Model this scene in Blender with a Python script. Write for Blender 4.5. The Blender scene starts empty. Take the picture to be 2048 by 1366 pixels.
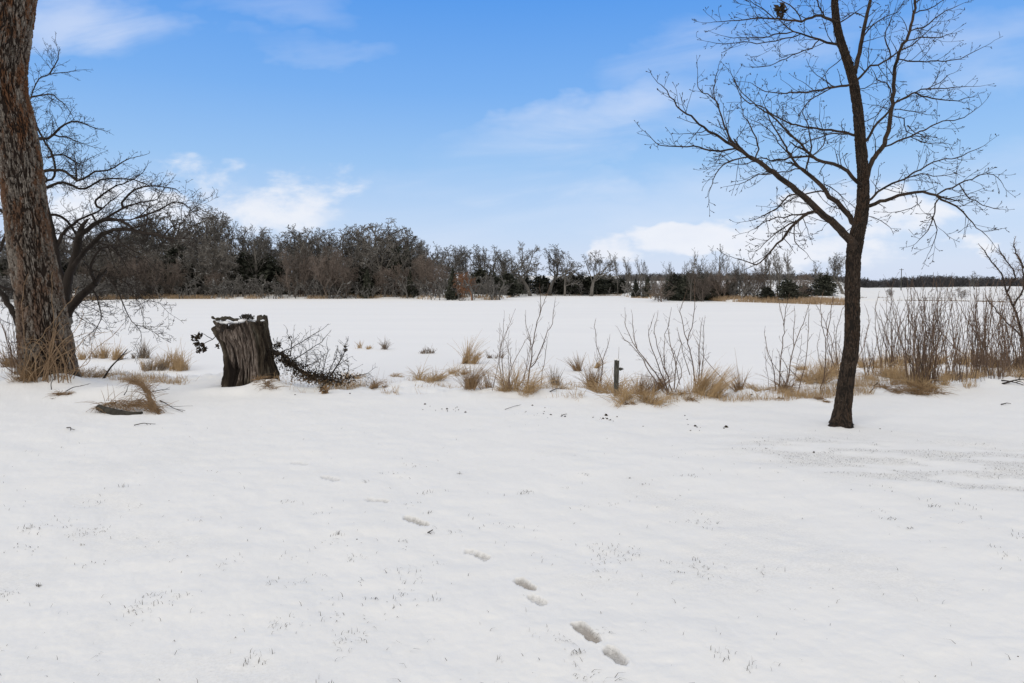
import bpy, math, random
import numpy as np
sc = bpy.context.scene
col = sc.collection
R = math.radians
F = 1365.0; CZ = 2.1; HY = 568.0          # focal length (px of a 2048 px wide frame), eye height, horizon row

# ------------------------------------------------------------------ camera, light
cd = bpy.data.cameras.new('camera'); cam = bpy.data.objects.new('camera', cd); col.objects.link(cam)
cam.location = (0, 0, CZ); cam.rotation_euler = (R(90), 0, 0)
cd.sensor_width = 36; cd.lens = 36 * F / 2048; cd.shift_y = -(683 - HY) / 2048
cd.clip_start = 0.05; cd.clip_end = 6000
sc.camera = cam
sc.view_settings.view_transform = 'Standard'; sc.view_settings.look = 'None'
sc.view_settings.exposure = 0.0; sc.view_settings.gamma = 1.0
SUN_EL, SUN_AZ = 34.0, 218.0
sd = bpy.data.lights.new('sun', 'SUN'); sd.energy = 0.85; sd.angle = R(28); sd.color = (1.0, 0.95, 0.88)
sun = bpy.data.objects.new('sun', sd); col.objects.link(sun)
sun.rotation_euler = (R(90 - SUN_EL), 0, R(180 - SUN_AZ))

def lin(c):
    return tuple(((v / 255) / 12.92 if v / 255 <= 0.04045 else ((v / 255 + 0.055) / 1.055) ** 2.4) for v in c)

class NT:
    """small node-tree writer"""
    def __init__(s, tree): s.t = tree; s.t.nodes.clear()
    def n(s, kind, **kw):
        nd = s.t.nodes.new(kind)
        for k, v in kw.items(): setattr(nd, k, v)
        return nd
    def put(s, sock, v):
        if v is None: return
        if hasattr(v, 'is_linked') or isinstance(v, bpy.types.NodeSocket): s.t.links.new(v, sock)
        else: sock.default_value = v
    def math(s, op, a, b=None, c=None, clamp=False):
        nd = s.n('ShaderNodeMath', operation=op, use_clamp=clamp)
        s.put(nd.inputs[0], a); s.put(nd.inputs[1], b)
        if c is not None: s.put(nd.inputs[2], c)
        return nd.outputs[0]
    def vec(s, x, y, z):
        nd = s.n('ShaderNodeCombineXYZ')
        s.put(nd.inputs[0], x); s.put(nd.inputs[1], y); s.put(nd.inputs[2], z); return nd.outputs[0]
    def noise(s, vec, scale, detail=5, rough=0.5, dist=0.0):
        nd = s.n('ShaderNodeTexNoise'); s.put(nd.inputs['Vector'], vec)
        nd.inputs['Scale'].default_value = scale; nd.inputs['Detail'].default_value = detail
        nd.inputs['Roughness'].default_value = rough; nd.inputs['Distortion'].default_value = dist
        return nd.outputs['Fac']
    def ramp(s, f, stops, interp='LINEAR'):
        nd = s.n('ShaderNodeValToRGB'); cr = nd.color_ramp; cr.interpolation = interp
        while len(cr.elements) < len(stops): cr.elements.new(0.5)
        for e, (p, c) in zip(cr.elements, stops):
            e.position = p; e.color = (*c, 1) if len(c) == 3 else c
        s.put(nd.inputs[0], f); return nd.outputs[0]
    def mr(s, v, a, b, c=0.0, d=1.0, kind='LINEAR'):
        nd = s.n('ShaderNodeMapRange', interpolation_type=kind)
        for i, q in enumerate((v, a, b, c, d)): s.put(nd.inputs[i], q)
        return nd.outputs[0]
    def mix(s, f, a, b, mode='MIX'):
        nd = s.n('ShaderNodeMix', data_type='RGBA', blend_type=mode)
        s.put(nd.inputs[0], f)
        s.put(nd.inputs[6], (*a, 1) if isinstance(a, tuple) and len(a) == 3 else a)
        s.put(nd.inputs[7], (*b, 1) if isinstance(b, tuple) and len(b) == 3 else b)
        return nd.outputs[2]

# ------------------------------------------------------------------ sky
w = bpy.data.worlds.new('World'); sc.world = w; w.use_nodes = True
T = NT(w.node_tree)
tc = T.n('ShaderNodeTexCoord'); sx = T.n('ShaderNodeSeparateXYZ'); T.put(sx.inputs[0], tc.outputs['Generated'])
X, Y, Z = sx.outputs
yy = T.math('MAXIMUM', Y, 0.12)
u = T.math('DIVIDE', X, yy); v = T.math('DIVIDE', Z, yy)
sky = T.n('ShaderNodeTexSky', sky_type='NISHITA'); sky.sun_disc = False
sky.sun_elevation = R(SUN_EL); sky.sun_rotation = R(SUN_AZ)
base = T.ramp(T.mr(Z, -0.02, 0.46), [(0.0, (.70, .77, .95)), (0.10, (.67, .765, .95)), (0.22, (.54, .70, .95)),
        (0.40, (.335, .575, .93)), (0.60, (.20, .455, .92)), (0.84, (.105, .35, .885)), (1.0, (.075, .29, .84))])
s10 = T.mix(1.0, base, (10, 10, 10), 'MULTIPLY')
skyc = T.mix(0.9, sky.outputs[0], s10)
uv = T.vec(u, v, 0.0)
nA = T.noise(T.vec(T.math('MULTIPLY', u, 9), T.math('MULTIPLY', v, 17), 3.1), 1.0, 9, 0.60, 0.2)
nB = T.noise(T.vec(T.math('ADD', T.math('MULTIPLY', u, 2.2), T.math('MULTIPLY', v, 2.0)), T.math('SUBTRACT', T.math('MULTIPLY', v, 15), T.math('MULTIPLY', u, 2.6)), 7.7), 1.0, 6, 0.55, 0.5)
w1 = T.noise(T.vec(T.math('MULTIPLY', u, 5), T.math('MULTIPLY', v, 9), 11.0), 1.0, 4, .6); w2 = T.noise(T.vec(T.math('MULTIPLY', u, 6), T.math('MULTIPLY', v, 11), 23.0), 1.0, 4, .6)
uw = T.math('ADD', u, T.math('MULTIPLY', T.math('SUBTRACT', w1, .5), .30)); vw = T.math('ADD', v, T.math('MULTIPLY', T.math('SUBTRACT', w2, .5), .12))
def ell(px, py, rx, ry, s, sk=0.0):
    cu, cv = (px - 1024) / F, (HY - py) / F
    du = T.math('SUBTRACT', uw, cu)
    dv = T.math('SUBTRACT', T.math('SUBTRACT', vw, cv), T.math('MULTIPLY', du, sk))
    a = T.math('POWER', T.math('DIVIDE', du, rx / F), 2); b = T.math('POWER', T.math('DIVIDE', dv, ry / F), 2)
    return T.math('MULTIPLY', T.math('SUBTRACT', 1.0, T.math('ADD', a, b), clamp=True), s)
def union(lst):
    o = lst[0]
    for q in lst[1:]: o = T.math('MAXIMUM', o, q)
    return o
cum = union([ell(1280, 500, 75, 30, 1.0), ell(1400, 482, 150, 45, 1.25), ell(1540, 468, 150, 55, 1.1), ell(1700, 425, 180, 75, 0.9),
             ell(1850, 420, 120, 55, .7), ell(1960, 494, 75, 24, .85), ell(1650, 510, 260, 45, .7),
             ell(395, 350, 110, 60, .62), ell(620, 385, 120, 62, .68), ell(500, 410, 240, 80, .6), ell(330, 425, 130, 60, .8), ell(150, 440, 260, 90, .75)])
cm = T.mr(T.math('ADD', cum, T.math('MULTIPLY', T.math('SUBTRACT', nA, 0.5), 2.9)), 0.05, 0.95, 0, 1, 'SMOOTHSTEP')
cm = T.math('MULTIPLY', cm, T.mr(cum, 0.0, 0.5, 0, 1, 'SMOOTHSTEP'))
wis = union([ell(1150, 255, 360, 80, .9, .22), ell(110, 45, 270, 95, .85), ell(980, 372, 380, 40, .7), ell(1000, 330, 300, 30, .5, .1), ell(1480, 90, 330, 75, .5, .2),
             ell(600, 90, 200, 30, .28, -.1), ell(1950, 110, 200, 110, .5, .2), ell(1990, 370, 160, 90, .55), ell(1500, 420, 700, 90, .45), ell(560, 440, 700, 75, .3), ell(560, 5, 190, 45, .3)])
wm = T.math('MULTIPLY', wis, T.mr(nB, 0.33, 0.68, 0.1, 1.0, 'SMOOTHSTEP'), clamp=True)
nC = T.noise(T.vec(T.math('MULTIPLY', u, 11), T.math('MULTIPLY', v, 22), 1.0), 1.0, 6, .55)
cumc = T.mix(nC, (7.6, 8.1, 9.3), (9.6, 9.7, 9.9))
c1 = T.mix(T.math('MULTIPLY', wm, 0.62), skyc, (8.3, 8.7, 9.7))
c2 = T.mix(T.math('MULTIPLY', cm, 0.93), c1, cumc)
# unseen cloud deck added overhead and behind the viewer to give soft grey light
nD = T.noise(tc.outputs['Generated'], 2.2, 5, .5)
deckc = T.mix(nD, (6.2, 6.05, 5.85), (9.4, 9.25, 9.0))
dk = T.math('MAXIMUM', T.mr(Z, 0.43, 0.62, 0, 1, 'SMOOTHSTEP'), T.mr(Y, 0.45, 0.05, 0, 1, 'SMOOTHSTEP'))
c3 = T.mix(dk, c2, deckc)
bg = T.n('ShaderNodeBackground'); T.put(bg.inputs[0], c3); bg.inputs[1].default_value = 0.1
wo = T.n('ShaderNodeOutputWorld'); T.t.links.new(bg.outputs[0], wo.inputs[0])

# ------------------------------------------------------------------ noise
def _h(ix, iy, iz, seed):
    h = (ix.astype(np.int64) * 374761393 + iy.astype(np.int64) * 668265263 + iz.astype(np.int64) * 2147483647 + seed * 974711) & 0xFFFFFFFF
    h = ((h ^ (h >> 13)) * 1274126177) & 0xFFFFFFFF
    h = ((h ^ (h >> 16)) * 2246822519) & 0xFFFFFFFF
    return ((h ^ (h >> 15)) & 0xFFFF) / 65535.0
def vnoise(x, y, z=None, seed=0):
    x = np.asarray(x, float); y = np.asarray(y, float); z = np.zeros_like(x) if z is None else np.asarray(z, float)
    x0, y0, z0 = np.floor(x), np.floor(y), np.floor(z)
    fx, fy, fz = x - x0, y - y0, z - z0
    fx, fy, fz = [f * f * f * (f * (f * 6 - 15) + 10) for f in (fx, fy, fz)]
    o = 0
    for a in (0, 1):
        for b in (0, 1):
            for c in (0, 1):
                o = o + _h(x0 + a, y0 + b, z0 + c, seed) * (fx if a else 1 - fx) * (fy if b else 1 - fy) * (fz if c else 1 - fz)
    return o * 2 - 1
def fbm(x, y, z=None, octv=4, seed=0, g=0.5):
    o = 0; a = 1
    for i in range(octv):
        k = 2.03 ** i
        o = o + a * vnoise(x * k + 17.3 * i, y * k + 5.1 * i, None if z is None else z * k, seed + i); a *= g
    return o
def sm(t): t = np.clip(t, 0, 1); return t * t * (3 - 2 * t)

# ------------------------------------------------------------------ terrain height
EDGE = np.array([(-400, 745), (0, 752), (150, 757), (330, 766), (450, 768), (600, 782), (750, 780), (1000, 786), (1200, 802), (1320, 806), (1500, 797), (1650, 792), (1760, 786), (1900, 780), (2048, 762), (2500, 750)], float)
ED = ((EDGE[:, 0] - 1024) / F, CZ * F / (EDGE[:, 1] - HY))
SHORE = np.array([(-600, 612), (0, 606), (150, 603), (220, 600), (300, 598.5), (600, 598), (830, 597.6), (850, 600.5), (930, 601.5), (1000, 600.5), (1012, 597), (1040, 592), (1240, 591.5), (1262, 596), (1350, 599), (1450, 603.5), (1560, 607), (1640, 610), (1692, 611.5), (1712, 607), (1722, 601.5), (1900, 602.5), (2048, 606), (2600, 616)], float)
SH = ((SHORE[:, 0] - 1024) / F, (CZ + 1) * F / (SHORE[:, 1] - HY))
mounds = []     # (x, y, sx, sy, h)
prints = []
def H0(x, y):
    x = np.asarray(x, float); y = np.asarray(y, float)
    yc = np.maximum(y, 1.0); uu = np.clip(x / yc, -1.6, 1.6)
    e = np.interp(uu, *ED) + 0.35 * vnoise(x * 0.9, y * 0.3, seed=4)
    s = np.interp(uu, *SH) * (1 + 0.012 * vnoise(x * .12, y * .02, seed=9))
    lawn = 0.018 * fbm(x * .5, y * .5, octv=3, seed=1)
    bank = 0.10 * fbm(x * .9, y * .8, octv=4, seed=2) + .035 * fbm(x * 3.2, y * 2.6, octv=3, seed=14)
    t = sm((y - e) / 8.5)
    z = lawn * (1 - t) + (-1.35) * t + bank * sm((y - e + 0.6) / 1.2) * (1 - sm((y - e - 9) / 5))
    left = sm((-uu - .05) / .25)
    t2 = sm((y - s) / 5)
    inland = np.maximum(y - s, 0)
    right = sm((uu - .46) / .06)
    hill = 1.7 * np.exp(-((x - 380) / 125) ** 2 - ((y - 430) / 110) ** 2)
    land = -0.72 + 0.10 * fbm(x * .25, y * .25, octv=3, seed=6) + (1 - right) * (0.016 * inland + 1.6 * left * sm(inland / 60)) + right * hill
    land = np.where(inland > 600, land - (inland - 600) * .003, land)
    z = z * (1 - t2) + land * t2
    for (mx, my, sx_, sy_, h) in mounds:
        z = z + h * np.exp(-((x - mx) / sx_) ** 2 - ((y - my) / sy_) ** 2)
    return z
def W(px, py, Yd): return np.array([(px - 1024) / F * Yd, Yd, CZ - (py - HY) / F * Yd])
LAKE_Z = -1.0
def G(x, y): return float(np.maximum(H0(np.array([x]), np.array([y])), LAKE_Z)[0])
def hit(px, py):
    ys = np.concatenate([np.linspace(1.5, 40, 1600), np.linspace(40.2, 700, 4000)])
    xs = (px - 1024) / F * ys; zs = CZ - (py - HY) / F * ys
    hh = np.maximum(H0(xs, ys), LAKE_Z)
    i = np.argmax(zs <= hh)
    if not (zs <= hh).any(): i = 2200
    return np.array([xs[i], ys[i], hh[i]])
for px, py, sx_, sy_, h in ((90, 775, .9, .8, .15), (225, 790, .75, .6, .16), (30, 770, 1.2, .9, .05), (520, 755, .8, .5, .12), (1630, 800, .4, .3, .06),
                            (1270, 800, .8, .4, .07), (1380, 795, .6, .4, .06), (1840, 775, .9, .5, .08), (1032, 780, .6, .4, .05), (512, 781, .22, .22, .11), (540, 779, .26, .25, .15), (565, 780, .32, .25, .11), (600, 778, .35, .3, .08), (488, 788, .2, .15, .05), (440, 784, .5, .3, .10), (492, 786, .35, .28, .07), (75, 772, .30, .22, .13), (120, 774, .25, .2, .10), (150, 775, .3, .3, .10), (45, 772, .25, .2, .12), (590, 785, .4, .3, .03)):
    q = W(px, py, CZ * F / (py - HY)); mounds.append((q[0], q[1], sx_, sy_, h))

# ------------------------------------------------------------------ mesh helpers
def raw_mesh(name, V, faces, mat=None, parent=None, smooth=True, attrs=None, k=4):
    V = np.asarray(V, np.float32); Fc = np.asarray(faces, np.int32)
    me = bpy.data.meshes.new(name)
    me.vertices.add(len(V)); me.vertices.foreach_set('co', V.ravel())
    n = len(Fc); me.loops.add(n * k); me.loops.foreach_set('vertex_index', Fc.ravel())
    me.polygons.add(n); me.polygons.foreach_set('loop_start', np.arange(0, n * k, k, dtype=np.int32))
    me.polygons.foreach_set('use_smooth', np.full(n, smooth))
    for an, av in (attrs or {}).items():
        a = me.attributes.new(an, 'FLOAT', 'POINT'); a.data.foreach_set('value', np.asarray(av, np.float32).ravel())
    me.update(calc_edges=True); me.validate()
    if mat: me.materials.append(mat)
    o = bpy.data.objects.new(name, me); col.objects.link(o)
    if parent: o.parent = parent
    return o
def tube_arrays(lines, k=3):
    """lines: list of (pts [n][3], radii [n]); returns verts, quads"""
    groups = {}
    for p, r in lines: groups.setdefault(len(p), []).append((p, r))
    VV = []; FF = []; off = 0
    ang = np.arange(k) * 2 * math.pi / k
    for n, lst in groups.items():
        P = np.array([a[0] for a in lst], float); Rr = np.array([a[1] for a in lst], float)
        m = len(lst)
        Tn = np.gradient(P, axis=1); Tn /= np.linalg.norm(Tn, axis=2, keepdims=True) + 1e-12
        D = P[:, -1] - P[:, 0]; ref = np.zeros((m, 3)); ref[np.arange(m), np.argmin(np.abs(D), axis=1)] = 1
        S = np.cross(Tn, ref[:, None, :]); S /= np.linalg.norm(S, axis=2, keepdims=True) + 1e-12
        U = np.cross(S, Tn)
        V = P[:, :, None, :] + Rr[:, :, None, None] * (np.cos(ang)[None, None, :, None] * S[:, :, None, :] + np.sin(ang)[None, None, :, None] * U[:, :, None, :])
        VV.append(V.reshape(-1, 3))
        b = off + (np.arange(m) * n * k)[:, None, None] + (np.arange(n - 1) * k)[None, :, None]
        j = np.arange(k)[None, None, :]; j2 = (j + 1) % k
        FF.append(np.stack([b + j, b + j2, b + k + j2, b + k + j], axis=-1).reshape(-1, 4))
        off += m * n * k
    return np.concatenate(VV), np.concatenate(FF)
def tubes(name, lines, mat, parent=None, k=3, origin=None, smooth=True):
    V, Q = tube_arrays(lines, k)
    if origin is not None: V = V - np.asarray(origin)
    return raw_mesh(name, V, Q, mat, parent, smooth)
def tag(o, label=None, cat=None, group=None, kind=None):
    if label: o['label'] = label
    if cat: o['category'] = cat
    if group: o['group'] = group
    if kind: o['kind'] = kind
    return o
def empty(name, loc, label=None, cat=None, group=None):
    o = bpy.data.objects.new(name, None); col.objects.link(o); o.location = tuple(float(q) for q in loc); o.empty_display_size = .2
    return tag(o, label, cat, group)
def copy_tree(root, loc, rz=0, scale=None, label=None, group=None):
    r = root.copy(); col.objects.link(r); r.location = loc; r.rotation_euler = (0, 0, rz)
    if scale: r.scale = scale
    if label: r['label'] = label
    if group: r['group'] = group
    for ch in root.children:
        c = ch.copy(); col.objects.link(c); c.parent = r
    return r
def cat_rom(pts, n):
    P = np.array(pts, float); 
    if len(P) < 2: return P
    t = np.concatenate([[0], np.cumsum(np.linalg.norm(np.diff(P[:, :3], axis=0), axis=1) ** .5 + 1e-9)])
    Q = np.vstack([2 * P[0] - P[1], P, 2 * P[-1] - P[-2]])
    tt = np.linspace(0, len(P) - 1, n); i = np.minimum(tt.astype(int), len(P) - 2); f = (tt - i)[:, None]
    a, b, c, d = Q[i], Q[i + 1], Q[i + 2], Q[i + 3]
    return .5 * (2 * b + (c - a) * f + (2 * a - 5 * b + 4 * c - d) * f ** 2 + (3 * b - a - 3 * c + d) * f ** 3)

# ------------------------------------------------------------------ materials
def mat(name, build, rough=0.9, spec=0.2):
    m = bpy.data.materials.new(name); m.use_nodes = True
    t = NT(m.node_tree); p = t.n('ShaderNodeBsdfPrincipled'); o = t.n('ShaderNodeOutputMaterial')
    t.t.links.new(p.outputs[0], o.inputs[0])
    p.inputs['Roughness'].default_value = rough; p.inputs['Specular IOR Level'].default_value = spec
    build(t, p); return m
def obj_co(t): return t.n('ShaderNodeTexCoord').outputs['Object']
def geo_pos(t): return t.n('ShaderNodeNewGeometry').outputs['Position']
def bump(t, p, h, strength, dist):
    b = t.n('ShaderNodeBump'); b.inputs['Strength'].default_value = strength; b.inputs['Distance'].default_value = dist
    t.put(b.inputs['Height'], h); t.put(p.inputs['Normal'], b.outputs[0])
def scl(t, v, x, y, z):
    nd = t.n('ShaderNodeMapping'); t.put(nd.inputs[0], v); nd.inputs['Scale'].default_value = (x, y, z); return nd.outputs[0]
def woody(name, a, b, scale=6, rnd=0.0, snow=0.0, zs=.25):
    def f(t, p):
        c = obj_co(t); n = t.noise(scl(t, c, 1, 1, zs), scale, 5, .65)
        cc = t.ramp(t.mr(n, .3, .7), [(0, a), (1, b)])
        if rnd:
            oi = t.n('ShaderNodeObjectInfo').outputs['Random']
            cc = t.mix(1.0, cc, t.ramp(oi, [(0, (1 - rnd,) * 3), (1, (1 + rnd, 1 + rnd * .85, 1 + rnd * .7))]), 'MULTIPLY')
        if snow:
            nz = t.n('ShaderNodeSeparateXYZ'); t.put(nz.inputs[0], t.n('ShaderNodeNewGeometry').outputs['Normal'])
            nn = t.noise(c, 1.3, 3, .5)
            f2 = t.math('MULTIPLY', t.mr(nz.outputs[2], .45, .8), t.mr(nn, .62 - snow * .2, .72 - snow * .2))
            cc = t.mix(f2, cc, (.75, .77, .8))
        t.put(p.inputs['Base Color'], cc)
    return mat(name, f)
M = {}
M['twig'] = woody('dark_twig_bark', (.022, .017, .014), (.05, .04, .034))
M['far_oak'] = woody('far_oak_bark', (.085, .080, .073), (.21, .197, .18), 3, .3, .45)
M['far_brown'] = woody('far_brown_twigs', (.115, .094, .081), (.21, .175, .153), 3, .3)
M['far_mass'] = woody('far_wood_twigs', (.088, .083, .077), (.195, .182, .168), .6, 0, .25, 1)
M['far_line'] = woody('distant_wood_twigs', (.05, .05, .055), (.10, .095, .10), .3, 0, 0, 1)
M['rust'] = woody('rusty_twigs', (.16, .075, .04), (.30, .16, .09), 3)
M['cedar'] = woody('cedar_foliage', (.024, .028, .021), (.068, .072, .055), 1.5, .3, .15, 1)
M['snowy'] = woody('snow_dusted_bark', (.05, .045, .04), (.12, .105, .09), 3, 0, .9)
M['willow'] = woody('willow_stem_bark', (.07, .047, .036), (.21, .145, .105), 4)
M['vine'] = woody('dry_vine_stem', (.16, .10, .06), (.34, .24, .15), 5)
M['leaf'] = woody('withered_leaf', (.018, .014, .010), (.07, .05, .034), 9, 0, 0, 1)
M['rot'] = woody('rotten_wood', (.018, .016, .013), (.075, .068, .055), 14)
def strawmat(name, a, b, c):
    def f(t, p):
        g = geo_pos(t); n = t.noise(g, 9, 3, .6); n2 = t.noise(g, 160, 1, .5)
        cc = t.mix(t.mr(n, .35, .65), a, b); cc = t.mix(t.mr(n2, .35, .7), cc, c)
        t.put(p.inputs['Base Color'], cc)
    return mat(name, f, .8)
M['straw'] = strawmat('dry_straw_grass', (.25, .155, .075), (.52, .37, .205), (.40, .29, .17))
M['straw_dk'] = strawmat('matted_brown_grass', (.14, .085, .046), (.34, .225, .125), (.24, .16, .09))
M['reed'] = strawmat('far_reeds', (.30, .20, .12), (.50, .36, .22), (.36, .27, .18))
M['blade'] = strawmat('lawn_blades', (.085, .082, .075), (.17, .155, .125), (.11, .10, .085))
M['weed'] = strawmat('grey_weed_stalks', (.14, .11, .085), (.28, .22, .17), (.2, .16, .12))
def snowf(t, p):
    g = geo_pos(t)
    at = t.n('ShaderNodeAttribute', attribute_name='thin').outputs['Fac']
    br = t.n('ShaderNodeAttribute', attribute_name='bare').outputs['Fac']
    n1 = t.noise(g, 1.1, 4, .55); n2 = t.noise(g, 55, 4, .7); n3 = t.noise(g, 240, 2, .6)
    base = t.mix(n1, (.828, .828, .828), (.88, .88, .882))
    f = t.math('MULTIPLY', at, t.mr(n2, .42, .66), clamp=True)
    c = t.mix(t.math('MULTIPLY', f, .6), base, (.40, .39, .37))
    pshade = t.n('ShaderNodeAttribute', attribute_name='print_shade').outputs['Fac']
    c = t.mix(t.math('MULTIPLY', pshade, t.mr(n2, .3, .6, .35, .8)), c, (.36, .36, .365))  # flat grey painted inside the footprints as their shade
    grit = t.mix(t.mr(n3, .38, .62), (.15, .11, .075), (.48, .44, .40))
    c = t.mix(t.math('MULTIPLY', br, t.mr(n3, .25, .6), clamp=True), c, grit)
    t.put(p.inputs['Base Color'], c)
    h = t.math('ADD', t.math('MULTIPLY', t.noise(g, 14, 5, .6), .6), t.math('MULTIPLY', n3, .08))
    bump(t, p, h, .35, .02)
M['snow'] = mat('snow', snowf, .85, .15)
def lakef(t, p):
    g = geo_pos(t); n = t.noise(scl(t, g, .06, .25, 1), 1.0, 4, .5)
    t.put(p.inputs['Base Color'], t.mix(t.mr(n, .3, .7), (.865, .868, .88), (.90, .90, .905)))
    bump(t, p, t.noise(scl(t, g, 1, 2.5, 1), 1.6, 4, .5), .12, .05)
M['ice'] = mat('snow_on_ice', lakef, .85, .15)
def capf(t, p):
    t.put(p.inputs['Base Color'], (.84, .85, .87, 1)); bump(t, p, t.noise(obj_co(t), 30, 3, .5), .4, .01)
M['cap'] = mat('snow_cap', capf, .85)
def barkf(t, p):                                   # big old tree: light plates, dark fissures, rusty algae
    g = obj_co(t); h = t.n('ShaderNodeAttribute', attribute_name='plate').outputs['Fac']; ce = t.n('ShaderNodeAttribute', attribute_name='cell').outputs['Fac']
    n = t.noise(scl(t, g, 1, 1, .35), 30, 5, .7); n2 = t.noise(scl(t, g, 1, 1, .25), 4.2, 6, .7); n3 = t.noise(g, 60, 3, .7)
    pl = t.mix(t.mr(t.math('ADD', t.math('MULTIPLY', n, .6), t.math('MULTIPLY', ce, .4)), .35, .65), (.068, .047, .035), (.25, .22, .19))
    pl = t.mix(t.mr(n3, .58, .66), pl, (.40, .40, .385))
    sep = t.n('ShaderNodeSeparateXYZ'); t.put(sep.inputs[0], g)
    hi = t.mr(sep.outputs[2], 1.0, 5.0)
    fr = t.math('MULTIPLY', t.mr(n2, .48, .55), t.math('ADD', .42, t.math('MULTIPLY', hi, .55)), clamp=True)
    pl = t.mix(fr, pl, t.mix(n, (.07, .034, .018), (.19, .085, .038)))
    c = t.mix(t.mr(h, .18, .58), (.026, .018, .014), pl)
    t.put(p.inputs['Base Color'], c)
    bump(t, p, t.math('ADD', n, t.math('MULTIPLY', n3, .5)), .9, .02)
M['bark_big'] = mat('furrowed_bark', barkf)
def bark2f(t, p):
    g = obj_co(t); h = t.n('ShaderNodeAttribute', attribute_name='plate').outputs['Fac']
    n = t.noise(scl(t, g, 1, 1, .3), 45, 5, .7); n2 = t.noise(scl(t, g, 1, 1, .3), 6, 4, .6); n3 = t.noise(g, 75, 2, .6)
    c = t.mix(t.mr(n, .35, .65), (.022, .015, .011), (.062, .045, .034))
    c = t.mix(t.mr(n2, .5, .7), c, (.058, .034, .021))
    c = t.mix(t.mr(n3, .68, .72), c, (.26, .25, .22))
    c = t.mix(t.mr(h, .15, .5), (.014, .011, .009), c)
    t.put(p.inputs['Base Color'], c); bump(t, p, t.math('ADD', n, n3), .8, .012)
M['bark_dark'] = mat('dark_ridged_bark', bark2f)
def stumpf(t, p):
    g = obj_co(t); h = t.n('ShaderNodeAttribute', attribute_name='plate').outputs['Fac']
    core = t.n('ShaderNodeAttribute', attribute_name='core').outputs['Fac']
    n = t.noise(scl(t, g, 1, 1, .09), 26, 5, .75); n2 = t.noise(scl(t, g, 1, 1, .3), 7, 4, .6)
    wood = t.ramp(t.mr(n, .32, .68), [(0, (.035, .027, .022)), (.45, (.125, .097, .080)), (.75, (.27, .225, .195)), (1, (.42, .38, .34))])
    bk = t.ramp(t.mr(n2, .35, .65), [(0, (.018, .014, .011)), (.6, (.065, .05, .036)), (1, (.13, .115, .09))])
    c = t.mix(core, bk, wood)
    c = t.mix(t.mr(h, .1, .5), (.014, .010, .008), c)
    t.put(p.inputs['Base Color'], c); bump(t, p, n, 1.0, .03)
M['stump'] = mat('weathered_stump_wood', stumpf)
def postf(t, p):
    n = t.noise(scl(t, obj_co(t), 1, 1, .15), 60, 4, .7)
    t.put(p.inputs['Base Color'], t.ramp(t.mr(n, .35, .65), [(0, (.02, .02, .018)), (1, (.12, .115, .10))])); bump(t, p, n, .8, .01)
M['post'] = mat('tarred_post_wood', postf)
M['clod'] = woody('dark_clod', (.02, .016, .012), (.06, .045, .03), 40, 0, 0, 1)

# ------------------------------------------------------------------ ground and lake
PR = [((583, 925), (615, 930), .3, 0), ((646, 956), (677, 966), .4, 0), ((735, 1000), (749, 1003), .4, 0), ((753, 1001), (778, 1004), .55, .1), ((809, 1036), (857, 1053), .9, .25),
      ((931, 1100), (954, 1106), .45, 0), ((952, 1105), (977, 1116), .7, .1), ((1034, 1157), (1067, 1180), .95, .95), ((1060, 1191), (1091, 1206), .55, .05),
      ((1149, 1247), (1195, 1281), 1.0, 1.0), ((1211, 1293), (1252, 1328), .95, .3)]
for a, b, s, br in PR:
    A, B = [np.array([(q[0] - 1024) / F * CZ * F / (q[1] - HY), CZ * F / (q[1] - HY)]) for q in (a, b)]
    prints.append((A, B, s, br))
ys = [-80, -50, -30, -18, -10, -5, -2, 0, .8, 1.5]
py = CZ * F / 1.9 + HY
while py > 772: ys.append(CZ * F / (py - HY)); py -= 2.2
last = ys[-1]
while last < 40: last += .11; ys.append(last)
while last < 260: last += 1.1; ys.append(last)
while last < 3500: last *= 1.03; ys.append(last)
ys = np.array(ys)
uc = list(np.arange(-.86, .8601, 2.5 / F)); q = .86; ex = []
st = .004
while q < 60: q += st; st *= 1.25; ex.append(q)
us = np.array([-e for e in reversed(ex)] + uc + ex)
wY = np.maximum(ys, 2.5)
XX = us[None, :] * wY[:, None]; YY = np.repeat(ys[:, None], len(us), 1)
ZZ = H0(XX, YY)
near = (YY < 40)
ZZ = ZZ + np.where(near, (.006 * fbm(XX * 5, YY * 6, octv=4, seed=21)) + .010 * fbm(XX * 1.6 + .5 * YY, YY * 2.2, octv=2, seed=22), 0)
def thinness(x, y):
    """how much lawn grass shows through the snow"""
    uu = x / np.maximum(y, 1); pp = HY + CZ * F / np.maximum(y, 1.5); qx = 1024 + uu * F
    n = fbm(x * .55 + .3 * y, y * .8, octv=4, seed=31)
    band = np.exp(-((pp - (898 + (qx - 1500) * .10)) / (26 + 26 * sm((qx - 1400) / 600))) ** 2) * sm((qx - 1300) / 400)
    nb = sm((fbm(x * 1.5 + .8 * y, y * 4.2 + .5 * x, octv=4, seed=33) + .55) / 1.0)
    fore = sm((n - .30) / .6) * .28 * sm((pp - 830) / 120)
    return np.clip(band * nb * 1.35 + fore, 0, 1)
thin = np.where((YY > 1) & (YY < 13), thinness(XX, YY), 0)
bare = np.zeros_like(ZZ); print_shade = np.zeros_like(ZZ)
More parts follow.
